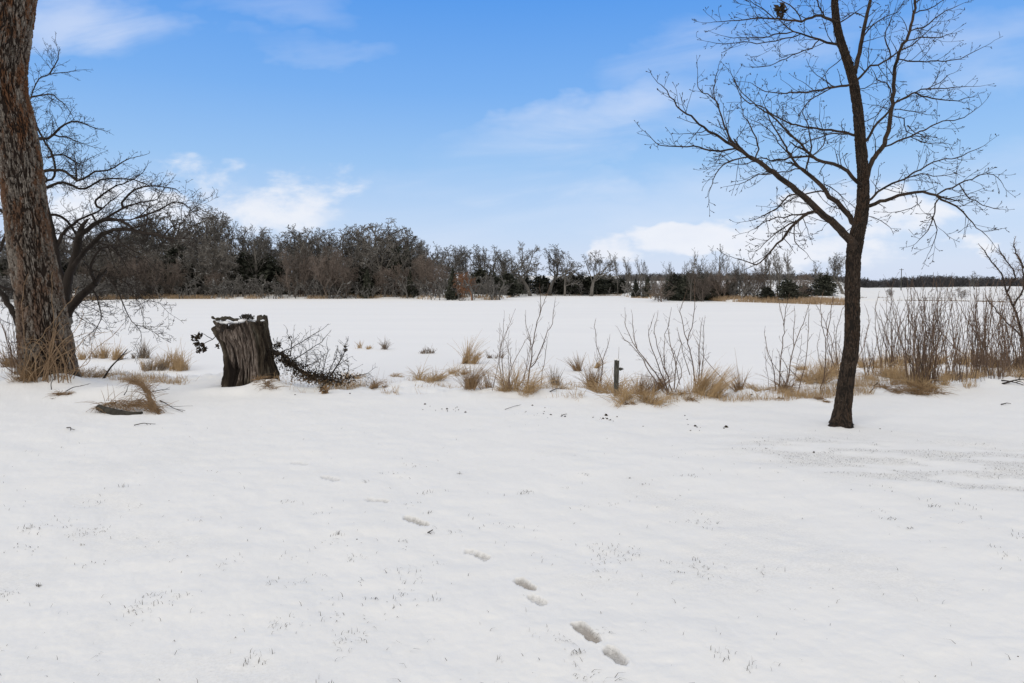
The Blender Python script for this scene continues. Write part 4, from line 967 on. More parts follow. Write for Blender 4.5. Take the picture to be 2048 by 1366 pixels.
CL = [(198, 717, 62, 34, 'tan grass clump on the bank just right of the massive trunk', 'tuft', 'straw'), (228, 719, 46, 26, 'low tan grass clump behind the bank right of the massive trunk', 'tuft', 'straw'),
 (337, 738, 90, 38, 'wide pale grass clump midway between massive trunk and stump', 'tuft', 'straw'), (372, 740, 60, 34, 'pale grass clump left of the drooping dead leaves', 'tuft', 'straw'), (281, 717, 40, 34, 'sparse grey weed stalks behind the snowy mound', 'tuft', 'weed'),
 (300, 742, 60, 24, 'low brown weeds behind the ring of matted grass', 'tuft', 'weed'), (528, 765, 52, 24, 'matted grass hump on snow at the right foot of the stump', 'mat', 'straw_dk'), (706, 757, 50, 18, 'flat tan grass at the end of the brush pile', 'arch', 'straw'),
 (755, 777, 40, 26, 'brown matted tuft in the snow right of the brush pile', 'arch', 'straw_dk'), (730, 698, 34, 17, 'small tan tuft on the ice above the brush pile', 'tuft', 'straw'), (767, 699, 24, 20, 'short dark reed stubs on the ice right of the small tan tuft', 'tuft', 'weed'),
 (791, 754, 26, 12, 'tiny tan tuft on the slope left of the arching clump', 'arch', 'straw'), (857, 761, 64, 38, 'arching brown clump at the left of the middle bank', 'arch', 'straw'), (914, 749, 44, 28, 'tan clump below the tallest leaning clump', 'arch', 'straw'),
 (942, 728, 44, 46, 'tan clump leaning right on the ice edge', 'tuft', 'straw'), (955, 777, 64, 46, 'brown spiky clump left of the thin upright shoots', 'tuft', 'straw_dk'), (1032, 781, 84, 60, 'large golden clump at the foot of the tall forked shoot', 'arch', 'straw'),
 (845, 707, 24, 12, 'faint reed stubs on the ice, left one of two', 'tuft', 'weed'), (864, 707, 20, 13, 'faint reed stubs on the ice, right one of two', 'tuft', 'weed'), (990, 717, 34, 18, 'grey weeds on the ice behind the thin upright shoots', 'tuft', 'weed'),
 (1107, 771, 20, 32, 'thin dark stubs alone in the snow right of the golden clump', 'tuft', 'weed'), (1158, 742, 28, 30, 'compact brown tuft on the ice left of the post', 'tuft', 'straw_dk'), (1183, 736, 24, 24, 'smaller leaning tuft beside the compact brown tuft', 'tuft', 'straw'),
 (1192, 778, 50, 44, 'spiky brown grass left of the wooden post', 'tuft', 'straw_dk'), (1236, 788, 110, 56, 'big golden grass clump around the wooden post', 'arch', 'straw'), (1273, 807, 110, 44, 'ragged golden clump in front of the fan of shoots', 'arch', 'straw'),
 (1300, 790, 60, 50, 'tall brown grass between post and fan of shoots', 'tuft', 'straw_dk'), (1398, 789, 76, 54, 'golden clump leaning right at the foot of the tall zigzag shoot', 'tuft', 'straw'), (1357, 790, 50, 18, 'low brown grass under the fan of shoots', 'arch', 'straw_dk'),
 (1433, 795, 34, 16, 'dark low tuft right of the golden leaning clump', 'arch', 'straw_dk'), (1382, 801, 30, 14, 'dark clod of roots and grass in front of the zigzag shoot', 'mat', 'straw_dk'), (1481, 781, 18, 44, 'narrow upright brown tuft between the two shoot groups', 'tuft', 'straw_dk'),
 (1517, 781, 52, 20, 'low tan grass right of the narrow upright tuft', 'arch', 'straw'), (1566, 785, 40, 36, 'brown grass at the foot of the many branched shoots', 'arch', 'straw_dk'), (1603, 740, 36, 18, 'small tan tuft behind the many branched shoots', 'arch', 'straw'),
 (1638, 767, 76, 46, 'dense golden mound of grass left of the slender trunk', 'arch', 'straw'), (1668, 752, 50, 40, 'golden grass partly hidden by the slender trunk', 'tuft', 'straw'), (1755, 755, 80, 40, 'golden grass just right of the slender trunk', 'arch', 'straw'), (1735, 735, 60, 30, 'tan grass at the ice edge right of the slender trunk', 'arch', 'straw'),
 (1767, 778, 44, 16, 'low matted tuft in the snow right of the slender trunk', 'arch', 'straw_dk'), (1842, 765, 120, 60, 'tall tan grass under the densest willow stems', 'tuft', 'straw'), (1802, 730, 90, 34, 'tan grass belt behind the willow stems', 'arch', 'straw'),
 (1800, 757, 70, 34, 'tan grass between the first and the densest willow stems', 'arch', 'straw'), (1841, 785, 100, 34, 'dark matted dome of grass spilling onto the snow at right', 'mat', 'straw_dk'), (1845, 778, 70, 36, 'tan crest on the dark matted dome of grass', 'mat', 'straw'),
 (1962, 731, 100, 38, 'wide golden grass under the willows at right', 'tuft', 'straw'), (2004, 737, 60, 42, 'brown grass by the right edge willows', 'arch', 'straw_dk'), (1933, 755, 66, 26, 'low tan grass in front of the right willows', 'arch', 'straw'), (1888, 728, 70, 28, 'tan grass at the ice edge between the willow groups', 'arch', 'straw'),
 (1890, 757, 50, 22, 'low tan tuft right of the densest willow stems', 'arch', 'straw'), (2045, 735, 60, 40, 'golden grass cut by the right edge of the view', 'arch', 'straw'), (20, 735, 70, 46, 'brown grass left of the massive trunk', 'tuft', 'straw_dk'), (165, 752, 60, 24, 'matted grass at the right foot of the massive trunk', 'arch', 'straw_dk'), (60, 760, 50, 40, 'reddish grass against the left foot of the massive trunk', 'tuft', 'straw_dk')]
for px, py, a, b, lb, stl, mt in CL: clump(px, py, a, b, lb, style=stl, mt=mt, lean=((.5, 0) if 'leaning' in lb else (0, 0)))

def shoots(px, py, label, traced=(), rnd=0, wpx=20, hpx=140, tw=1.0, group=None, mt='willow', lean=0, rmin=.0028, seed=None, wd=2.4):
    b = hit(px, py); Yb = b[1]; rg = random.Random(seed or int(px * 11 + py)); s = Yb / F
    out = []; TT = Traced(Yb)
    for l in traced: TT.limb(l[0], l[1] if len(l) > 1 else wd, 1.0, rg.uniform(-.25, .25), tw, start=Yb, jit=.8)
    for i in range(rnd):
        x0 = px + rg.gauss(0, .32) * wpx; h = hpx * rg.uniform(.42, 1.12); ax = rg.gauss(lean, .15) + (x0 - px) / max(wpx, 1) * .12
        y0 = py + rg.uniform(-3, 3); bow = rg.gauss(0, .05) * h
        TT.limb([(x0, y0 + 3), (x0 + ax * h * .4 + bow, y0 - h * .45), (x0 + ax * h * .8 + bow * .8, y0 - h * .8), (x0 + ax * h, y0 - h)], wd * rg.uniform(.6, 1.1), .8, rg.uniform(-.3, .3), tw * .8, start=Yb + rg.uniform(-.35, .35), jit=.9, lo=.35)
    A = dict(n=[4, 3], wig=.09, up=[.10, .05], taper=.55, minr=rmin * .8, max=1, kids=[5], kfix=False, lo=[.2], ang=R(32), ratio=[.4], fall=.3, rr=.7)
    t_ = TT.twigs(A, 6.5, (.10, .42), rg)
    VA, QA = tube_arrays([(l[0], np.maximum(l[1], rmin)) for l in TT.limbs], 5)
    if t_: VB, QB = tube_arrays([(p, r) for p, r, _ in t_], 3); VA = np.vstack([VA, VB]); QA = np.vstack([QA, QB + len(VA) - len(VB)])
    o = raw_mesh('willow_shoots', VA - b, QA, M[mt]); o.location = b
    return tag(o, label, 'shrub', group)
shoots(1012, 776, 'cluster of thin upright shoots left of the tall forked shoot', rnd=9, wpx=34, hpx=125, wd=1.6, tw=.8)
shoots(1055, 774, 'tall dark forked shoot rising from the golden clump', [([(1053, 776), (1062, 725), (1065, 690), (1072, 655), (1080, 625), (1088, 603), (1094, 590)], 3.6), ([(1062, 735), (1080, 705), (1094, 668), (1104, 645), (1109, 612)], 2.2), ([(1063, 690), (1053, 655), (1051, 640)], 1.6), ([(1080, 630), (1082, 600), (1080, 585)], 1.5), ([(1045, 770), (1056, 720), (1060, 690)], 1.6)], tw=.9)
shoots(1082, 770, 'single thin leaning stem right of the forked shoot', [([(1082, 772), (1087, 730), (1093, 690)], 1.6)], tw=.4)
shoots(1197, 780, 'thin forked shoot left of the wooden post', [([(1196, 780), (1204, 745), (1205, 722), (1195, 695), (1190, 662), (1189, 650)], 2.2), ([(1205, 722), (1212, 700), (1217, 682)], 1.6)], rnd=3, wpx=20, hpx=70, wd=1.4)
shoots(1338, 787, 'wide fan of bare shoots leaning left between post and slender tree', [([(1328, 785), (1300, 745), (1283, 715), (1262, 690), (1245, 672)], 3.0), ([(1335, 786), (1312, 748), (1285, 712), (1262, 680), (1252, 650), (1250, 636)], 3.0), ([(1338, 786), (1322, 745), (1305, 700), (1297, 670), (1304, 645)], 3.0), ([(1345, 784), (1330, 740), (1318, 705), (1310, 665), (1312, 640)], 2.6), ([(1348, 780), (1352, 735), (1342, 690), (1335, 655), (1340, 635)], 2.6), ([(1350, 784), (1363, 740), (1340, 690)], 1.8), ([(1275, 700), (1266, 665), (1264, 640)], 1.8), ([(1330, 740), (1328, 690), (1333, 660)], 1.8), ([(1360, 770), (1352, 725), (1362, 690), (1358, 675)], 1.8)], rnd=4, wpx=60, hpx=60, wd=1.3)
shoots(1392, 775, 'tall zigzag shoot reaching above the far shore line', [([(1392, 775), (1386, 730), (1379, 700), (1375, 683), (1383, 652), (1389, 616), (1390, 575)], 3.0), ([(1376, 684), (1366, 650), (1361, 622), (1366, 600)], 2.0), ([(1398, 770), (1399, 700), (1402, 655)], 2.4), ([(1402, 760), (1406, 710), (1408, 670), (1406, 650)], 1.8), ([(1380, 750), (1366, 705), (1362, 680)], 1.8)], rnd=3, wpx=20, hpx=110, wd=1.4)
shoots(1470, 782, 'long single stick slanting down right of the zigzag shoot', [([(1472, 784), (1450, 762), (1425, 735), (1405, 712)], 1.8)], tw=.3)
shoots(1572, 787, 'group of many branched shoots left of the slender trunk', [([(1558, 786), (1562, 723), (1567, 670), (1568, 649), (1560, 615), (1557, 600)], 3.0), ([(1567, 650), (1572, 625), (1574, 605)], 1.8), ([(1552, 780), (1545, 730), (1534, 700), (1530, 672)], 2.2), ([(1574, 765), (1586, 700), (1600, 660), (1610, 635), (1617, 615)], 2.6), ([(1588, 694), (1588, 655), (1590, 630)], 1.8), ([(1596, 788), (1611, 725), (1616, 660), (1618, 630)], 2.0), ([(1574, 772), (1560, 745), (1540, 720)], 1.8), ([(1600, 760), (1575, 735), (1563, 715)], 1.5)], rnd=5, wpx=50, hpx=90, wd=1.4)
shoots(1645, 788, 'bent shoots standing directly left of the slender trunk', [([(1641, 788), (1651, 726), (1651, 679), (1642, 640), (1641, 600)], 2.8), ([(1653, 672), (1660, 640), (1663, 610)], 2.0)], rnd=2, wpx=14, hpx=90, wd=1.4)
shoots(1676, 762, 'upright willow shoots partly behind the slender trunk', rnd=12, wpx=38, hpx=150, wd=2.0)
WG = 'willow shrubs along the right bank'
for px, py, n, wp, hp, lb, ln in ((1742, 752, 6, 30, 100, 'short sparse willow stems just right of the slender trunk', .05), (1765, 750, 8, 26, 145, 'first tall willow stems right of the slender trunk', 0), (1786, 745, 9, 20, 150, 'narrow willow bundle below the small far bush', 0), (1815, 752, 10, 26, 140, 'willow bundle left of the densest willow stems', 0),
        (1842, 768, 34, 42, 190, 'densest tall brown willow stems at right', 0.02), (1862, 764, 22, 34, 185, 'willow stems merging with the densest bundle on its right', .03), (1893, 758, 10, 30, 150, 'open willow stems beside the long slanting stick', .05), (1918, 762, 16, 36, 165, 'dark willow stems below the low round far bush', 0),
        (1960, 752, 34, 44, 170, 'thick willow bush with a dark core near the right edge', 0), (1990, 758, 14, 36, 150, 'thin willow stems right of the dark cored willow bush', -.03), (2018, 745, 20, 30, 150, 'willow stems close to the right edge', 0), (2045, 745, 16, 24, 160, 'rightmost willow stems cut by the edge of the view', -.05)):
    shoots(px, py, lb, rnd=int(n * 1.35), wpx=wp, hpx=hp, lean=ln, wd=1.75, group=WG)
shoots(1945, 722, 'long stick slanting down to the right through the willows', [([(1948, 724), (1905, 690), (1880, 662), (1857, 640)], 2.4)], tw=.4)
shoots(1980, 735, 'forked stem slanting through the right willows', [([(1992, 738), (1960, 680), (1935, 640), (1915, 605)], 3.2), ([(1945, 735), (1975, 690), (1998, 645)], 2.2)], tw=.6)
shoots(40, 745, 'grey bare twigs of a bush left of the massive trunk', [([(44, 744), (20, 700), (4, 650), (-6, 620)], 2.6), ([(46, 742), (30, 690), (26, 650)], 2.0), ([(30, 748), (0, 725), (-20, 700)], 2.2)], rnd=14, wpx=70, hpx=90, wd=1.6)

# vines and tall stalks on the massive trunk's foot
vb = W(100, 770, YL - .1); root = empty('vine_tangle', vb, 'tangle of dry tan vines and stalks climbing the foot of the massive trunk', 'vine'); rg = random.Random(77); Tv = Traced(vb[1])
for l, wv in (([(72, 764), (55, 730), (52, 700), (60, 685)], 3), ([(74, 764), (70, 720), (62, 700), (50, 696)], 3), ([(84, 764), (95, 730), (100, 700), (108, 660), (115, 640)], 4), ([(86, 762), (98, 720), (106, 680), (125, 655)], 4), ([(90, 760), (104, 700), (112, 660), (120, 645), (128, 660)], 4), ([(88, 760), (100, 735), (118, 715), (140, 700), (160, 690)], 2), ([(75, 755), (110, 700), (150, 660), (165, 635)], 2), ([(50, 740), (70, 690), (110, 640), (150, 590)], 1.6), ([(140, 758), (150, 735), (130, 700), (118, 670)], 2.4), ([(135, 760), (112, 745), (114, 705)], 2), ([(70, 765), (62, 745), (48, 735)], 3), ([(96, 762), (90, 720), (102, 690), (106, 640), (104, 600), (103, 560)], 1.6), ([(60, 740), (50, 680), (44, 620), (50, 560)], 1.5), ([(120, 762), (150, 740), (180, 720), (182, 680)], 1.6), ([(150, 750), (190, 700), (215, 680), (234, 662)], 1.2)):
    Tv.limb(l, wv, 1.1, rg.uniform(-.2, .2), 1.0, start=vb[1] - .42 - rg.random() * .3, jit=1.0)
for i in range(46):
    x0 = rg.uniform(46, 150); h = rg.uniform(25, 95); lx = rg.gauss(0, .35) * h
    Tv.limb([(x0, 766), (x0 + lx * .3, 766 - h * .5), (x0 + lx, 766 - h), (x0 + lx * 1.6 + rg.gauss(0, 6), 766 - h * rg.uniform(.8, 1.1))], rg.uniform(1.2, 2.4), .8, rg.uniform(-.15, .15), .3, start=vb[1] - .38 - rg.random() * .35, jit=.9)
Av = dict(n=[4, 3], wig=.16, up=[.03, .0], taper=.5, minr=.0028, max=1, kids=[4], kfix=False, lo=[.2], ang=R(45), ratio=[.4], fall=.3, rr=.7)
root = root; tubes('stalks', [(l[0], l[1]) for l in Tv.limbs] + [(p, r) for p, r, _ in Tv.twigs(Av, 3.0, (.08, .35), rg)], M['vine'], root, 4, vb)

# ring of matted grass over a half buried log, left foreground
cb = hit(258, 826)
lo_ = empty('buried_log', cb, 'half buried log with a ring of matted brown grass in the left snow', 'log')
def px_line(L, z0=None, up=0.0): 
    o = []
    for a, b in L:
        o.append(W(a, b, cb[1] + (822 - b) * .02))
    return o
lg = cat_rom(px_line([(197, 815), (215, 822), (240, 828), (262, 831), (285, 829)]), 26)
tubes('log', [(lg, .050 + .016 * np.sin(np.linspace(0, 3.1, 26)))], M['rot'], lo_, 10, cb)
rg = random.Random(31); ln = []
r_ = np.random.RandomState(31)
ringp = cat_rom([(200, 810), (225, 807), (255, 806), (285, 803), (305, 812), (315, 826), (300, 800), (292, 780), (278, 768), (262, 763)], 100)
for i in range(900):
    t = r_.randint(0, 99); q = ringp[t] + r_.normal(0, 2.2, 2) + (np.array([0, r_.uniform(0, 12)]) if t < 45 else 0)
    Yd = cb[1] + (820 - q[1]) * .022; p0 = W(q[0], q[1], Yd); gz = G(p0[0], p0[1]) if i % 8 == 0 else p0[2]
    d = ringp[min(t + 1, 99)] - ringp[max(t - 1, 0)]; d = d / (np.linalg.norm(d) + 1e-6); d = d * r_.choice([-1, 1])
    L_ = r_.uniform(.08, .30); v3 = np.array([d[0], r_.normal(0, .4), -d[1] * .8 + r_.normal(0, .35)]); v3 /= np.linalg.norm(v3)
    ts = np.linspace(0, 1, 5)[:, None]; ln.append((p0 + v3 * L_ * ts + np.array([0, 0, .05]) * np.sin(ts * 3.1) * r_.uniform(0, 1) - np.array([0, 0, .05]) * ts ** 2, np.array([.003, .003, .0028, .002, .001])))
for i in range(70):
    q = ringp[r_.randint(0, 99)] + r_.normal(0, 3, 2); p0 = W(q[0], q[1], cb[1] + (820 - q[1]) * .022); v3 = np.array([r_.normal(.15, .7), r_.normal(0, .4), abs(r_.normal(.2, .35))]); v3 /= np.linalg.norm(v3); L_ = r_.uniform(.15, .5)
    ts = np.linspace(0, 1, 5)[:, None]; ln.append((p0 + v3 * L_ * ts - np.array([0, 0, .12]) * L_ * ts ** 2 * 2, np.array([.004, .0038, .0032, .0025, .0012])))
tubes('matted_grass', ln, M['straw_dk'], lo_, 3, cb, False)
def stick(px0, py0, px1, py1, wpx, label, lift=0.0, mt='twig', mid=None, name='stick'):
    a = hit(px0, py0); rgs = random.Random(int(px0 + py1)); 
    if lift == 0: b = hit(px1, py1) + np.array([0, 0, .015]); a = a + np.array([0, 0, .008])
    else: b = W(px1, py1, a[1] + lift)
    m1 = a * .66 + b * .34 + np.array([rgs.gauss(0, .02), rgs.gauss(0, .02), .01 + abs(rgs.gauss(0, .015))]); m2 = a * .33 + b * .67 + np.array([rgs.gauss(0, .02), rgs.gauss(0, .02), .01])
    P_ = cat_rom([a, m1, m2, b], 10) - a; r0 = wpx / 2 * a[1] / F
    lines_ = [(P_, np.linspace(r0, r0 * .4, 10))]
    L_ = np.linalg.norm(b - a)
    if L_ > .25:
        d = unit(tuple(b - a))
        for k in range(2):
            o = []; grow(o, tuple(P_[5 + 2 * k]), side(d, .7, rgs), L_ * .3, r0 * .45, 1, dict(n=[3, 3], wig=.1, up=[0, 0], taper=.6, minr=.002, max=1, kids=[1], kfix=True, lo=[.3], ang=.7, ratio=[.4], fall=.3, rr=.6), rgs)
            lines_ += [(p, r) for p, r, _ in o]
    o = tubes(name, lines_, M[mt], None, 5); o.location = a; tag(o, label, 'stick'); return o
stick(207, 757, 255, 698, 4.2, 'thick dark stick poking up between massive trunk and stump', .25)
stick(133, 857, 150, 862, 2, 'small bent twig in the snow below the massive trunk')
stick(268, 852, 311, 850, 2, 'thin straight twig lying in the snow below the buried log')
stick(300, 785, 340, 778, 2, 'thin twig curving out right of the ring of matted grass', .1)
stick(320, 802, 366, 826, 2, 'thin forked twig lying right of the buried log')
stick(130, 784, 178, 768, 2, 'thin twig slanting over the small dark clump left of the log', .1)
stick(103, 780, 112, 748, 1.8, 'short upright twig just in front of the massive trunk', .1)
stick(248, 790, 256, 772, 1.8, 'short upright twig on top of the snowy mound', .1)
stick(1122, 834, 1134, 830, 2, 'bent bit of twig among the clods in the middle snow')
stick(1010, 820, 1040, 812, 1.2, 'faint twig on the snow left of the scattered clods')
stick(855, 1069, 862, 1073, 2.4, 'tiny dark twig beside the middle footprints')
stick(2005, 768, 2052, 758, 4, 'dark fallen branch on the snow at the right edge', .15)
stick(2003, 762, 2048, 772, 3, 'lower fallen branch on the snow at the right edge')
stick(2002, 810, 2022, 809, 2.4, 'small dark twig lying in the snow at far right')
stick(1100, 784, 1135, 776, 2, 'pale twig on the bank right of the golden clump')
stick(1740, 785, 1756, 765, 2.2, 'short stick leaning on the bank right of the slender trunk', .15)
stick(215, 752, 205, 738, 1.8, 'short twig beside the thick dark stick', .1)
clump(133, 788, 26, 18, 'small dark clump with twigs in the snow below the massive trunk', style='mat', mt='straw_dk', n=160)
clump(112, 797, 10, 12, 'tiny curled stalk in the snow at the left', style='arch', mt='weed', n=8)
clump(1632, 798, 40, 14, 'snowy root clod in front of the golden mound of grass', style='mat', mt='straw_dk', n=200)
clump(1558, 798, 12, 6, 'tiny dark clod left of the snowy root clod', style='mat', mt='straw_dk', n=60)
clump(1305, 805, 30, 16, 'dark root clod right of the ragged golden clump', style='mat', mt='straw_dk', n=160)
clump(1262, 808, 24, 12, 'dark tuft at the front foot of the ragged golden clump', style='mat', mt='straw_dk', n=120)

# ================================================================== the stump
YT = 14.15; stb = W(500, 770, YT); s = YT / F
st_ = empty('tree_stump', stb, 'tall broken hollow stump with splintered brown wood on the near bank', 'stump')
def stump_body():
    k, ns = 260, 150; a = np.arange(k) * 2 * math.pi / k; t = np.linspace(0, 1, ns); A_, T_ = np.meshgrid(a, t)
    # outline from the photograph: rows of (py, left, right)
    pr = np.array([(778, 445, 552), (765, 446, 551), (745, 447, 549), (722, 449, 546), (700, 449, 544), (680, 447, 540), (665, 442, 537), (650, 432, 535), (640, 425, 534)], float)
    py_ = 778 - (778 - 640) * T_; l = np.interp(-py_, -pr[:, 0], pr[:, 1]); r = np.interp(-py_, -pr[:, 0], pr[:, 2])
    cx = ((l + r) / 2 - 500) * s; hw = (r - l) / 2 * s * .93
    ca, sa = np.cos(A_), np.sin(A_)
    g1 = vnoise(ca * 4 + 5, sa * 4, T_ * 1.0, 51); g2 = np.abs(vnoise(ca * 8, sa * 8, T_ * 1.4, 52)); g3 = np.abs(vnoise(ca * 19, sa * 19, T_ * 3, 53)); g4 = vnoise(ca * 30, sa * 30, T_ * 18, 54)
    plate = np.clip(g2 * 1.5, 0, 1) * .6 + np.clip(g3 * 1.8, 0, 1) * .4
    front = -sa; xx = ca
    core = sm((.62 - np.abs(xx - .02) + .12 * g1) / .16) * sm((T_ - .14 + .06 * g1) / .1)
    rr = 1 + .09 * g1 + .27 * (plate - .5) + .03 * g4 - .06 * core
    # dark hollow low on the left front
    rr = rr + .10 * sm((g1 - .1) / .5) * (T_ < .45) * sm((.45 - T_) / .3)
    hol = np.exp(-((xx + .42) / .26) ** 2 - ((T_ - .26) / .24) ** 2) * (front > 0)
    rr = rr - .42 * hol; plate = np.clip(plate - hol * 1.2, 0, 1)
    jag = .12 * vnoise(ca * 3, sa * 3, None, 61) + .14 * np.abs(vnoise(ca * 9, sa * 9, None, 62)) + .05 * np.abs(vnoise(ca * 22, sa * 22, None, 63))
    topz = (138 * s) * (.875 + jag)
    Zl = T_ * topz
    V = np.stack([cx + hw * rr * ca, hw * .9 * rr * sa, Zl - (778 - 768) * s], -1)
    # inner wall, so the top reads as a broken shell
    inn = []; 
    for tt, f in ((1.0, .80), (.86, .70), (.70, .0)):
        i = -1; c0 = cx[i].mean()
        zi = (topz[0] - (778 - 768) * s) * (1 if tt == 1 else 0) + (0 if tt == 1 else 1) * (138 * s * tt * .9 - 10 * s) - (.02 if tt == 1 else 0)
        inn.append(np.stack([c0 + (hw[i] * rr[i] * ca[i]) * f, hw[i] * .9 * rr[i] * sa[i] * f, zi * np.ones(k)], -1))
    V = np.concatenate([V, np.array(inn)]); n2 = V.shape[0]
    i0 = (np.arange(n2 - 1) * k)[:, None]; j = np.arange(k)[None]; j2 = (j + 1) % k
    Q_ = np.stack([i0 + j, i0 + j2, i0 + k + j2, i0 + k + j], -1).reshape(-1, 4)
    pl = np.concatenate([plate, np.full((3, k), .35)]); co = np.concatenate([core, np.full((3, k), .6)])
    return raw_mesh('stump_body', V.reshape(-1, 3), Q_, M['stump'], st_, True, {'plate': pl, 'core': co})
stump_body()
def blob(name, pts, mt, parent, origin, seed=0, flat=.5, sub=2, kk=.25):
    """lumpy mound made of (centre, radius) lumps merged into one height sheet"""
    VV = []; QQ = []; off = 0; r_ = np.random.RandomState(seed)
    for c, r in pts:
        nu, nv = 18, 10; a = np.linspace(0, 2 * math.pi, nu, endpoint=False); b = np.linspace(-1.5, 1.5, nv)
        A_, B_ = np.meshgrid(a, b); n = 1 + kk * vnoise(np.cos(A_) * 2 + c[0] * 9, np.sin(A_) * 2, B_ * 1.5, seed)
        V = np.stack([np.cos(A_) * np.cos(B_) * r * n, np.sin(A_) * np.cos(B_) * r * n, np.sin(B_) * r * n * flat], -1).reshape(-1, 3) + np.asarray(c) - np.asarray(origin)
        i0 = (np.arange(nv - 1) * nu)[:, None]; j = np.arange(nu)[None]; j2 = (j + 1) % nu
        VV.append(V); QQ.append(np.stack([i0 + j, i0 + j2, i0 + nu + j2, i0 + nu + j], -1).reshape(-1, 4) + off); off += len(V)
    return raw_mesh(name, np.concatenate(VV), np.concatenate(QQ), mt, parent, True)
rb = random.Random(4)
blob('snow_cap', [(W(a, b, YT + rb.uniform(-.3, .15)), r) for a, b, r in ((446, 645, .07), (454, 645, .08), (462, 646, .07), (474, 644, .08), (484, 642, .09), (494, 640, .10), (503, 642, .09), (513, 645, .07), (520, 650, .05), (437, 643, .05), (524, 641, .05))], M['cap'], st_, stb, 3, .42)
def chunk(L, w0, w1, label, dY=-.25, name='rotten_branch'):
    P_ = cat_rom([W(a, b, YT + dY) for a, b in L], 22); n = len(P_); r = np.linspace(w0, w1, n) / 2 * s * (1 + .22 * np.random.RandomState(len(L)).randn(n) * .8)
    r[0] *= .4; r[-1] *= .5
    o = tubes(name, [(P_ - P_[0], np.abs(r))], M['rot'], None, 9); o.location = P_[0]; return tag(o, label, 'branch')
chunk([(423, 633), (431, 638), (445, 637), (458, 636), (468, 640), (480, 640)], 5, 7, 'curved dark rotten branch lying across the left rim of the stump')
chunk([(514, 642), (522, 637), (530, 632), (531, 631)], 6, 6, 'short dark rotten branch sticking out over the right rim of the stump')
chunk([(528, 660), (533, 652), (533, 647), (528, 646)], 6, 5, 'hooked dark knob on the right side of the stump', -.1)
lc = leaf_cluster('bark_debris', W(494, 635, YT - .1) - W(494, 637, YT - .1), .15, 150, .032, M['rot'], None, (0, 0, 0), .42, 8)
lc.location = W(494, 636, YT - .15); tag(lc, 'crumbled bark and dead leaves heaped on top of the stump', 'debris')
# spray of dead leaves left of the stump
sp = Traced(YT - .5)
sp.limb([(440, 664), (425, 676), (412, 684), (404, 690)], 2.0, 1.2, -.1, .3, start=YT - .5); sp.limb([(440, 664), (432, 668), (437, 684), (436, 690)], 1.4, 1, -.1, .3); sp.limb([(425, 676), (412, 670), (400, 670)], 1.5, 1, -.1, .3)
spr = empty('dead_leaf_spray', W(440, 664, YT - .5), 'drooping spray of dark withered leaves hanging left of the stump', 'branch')
o_ = W(440, 664, YT - .5); tubes('twig', [(l[0], l[1]) for l in sp.limbs], M['twig'], spr, 5, o_)
for i, (a, b, r, n) in enumerate(((390, 676, .07, 30), (400, 672, .06, 24), (394, 688, .06, 24), (404, 692, .06, 24), (398, 700, .06, 22), (410, 700, .05, 20), (435, 693, .045, 14))):
    leaf_cluster('leaf_cluster', W(a, b, YT - .6), r, n, .045, M['leaf'], spr, o_, 1.1, 20 + i)
# brush pile right of the stump
bpb = W(620, 765, 14.1); bp = empty('brush_pile', bpb, 'long pile of dark twigs and withered leaves right of the stump', 'brush pile')
Bt = Traced(bpb[1] + .2); rg = random.Random(44)
Bt.limb([(540, 700), (565, 712), (590, 735), (625, 752), (670, 760)], 9, 4, -.2, 1.3, start=bpb[1] + .2, jit=1.5)
Bt.limb([(548, 706), (575, 716), (600, 742), (640, 764)], 7, 3, .1, 1.3, start=bpb[1], jit=1.5)
for l, wv in (([(560, 705), (585, 695), (610, 680), (638, 662)], 2.2), ([(585, 720), (610, 705), (635, 690), (650, 678)], 2.2), ([(580, 712), (583, 690), (580, 672)], 2.6), ([(660, 752), (675, 735), (685, 715), (692, 690)], 4), ([(645, 750), (650, 725), (655, 700)], 2), ([(655, 755), (664, 730), (672, 712)], 2), ([(690, 755), (698, 735), (688, 722)], 2), ([(600, 735), (618, 730), (636, 722)], 2.5), ([(610, 740), (612, 725), (614, 715)], 2), ([(556, 702), (545, 692), (540, 700)], 2), ([(552, 698), (553, 690)], 2), ([(630, 755), (640, 735), (632, 715)], 1.8), ([(690, 757), (715, 752), (735, 745)], 1.5)):
    Bt.limb(l, wv, 1.2, rg.uniform(-.3, .3), 1.2, start=bpb[1] + rg.uniform(-.1, .2), jit=1.0)
Ab = dict(n=[4, 3, 3], wig=.2, up=[.02, .0], taper=.5, minr=.0030, max=1, kids=[7], kfix=False, lo=[.2], ang=R(52), ratio=[.5], fall=.3, rr=.7)
tb = Bt.twigs(Ab, 20, (.10, .5), rg)
tubes('branches', [(l[0], l[1]) for l in Bt.limbs], M['twig'], bp, 5, bpb); tubes('twigs', [(p, r) for p, r, _ in tb], M['twig'], bp, 3, bpb)
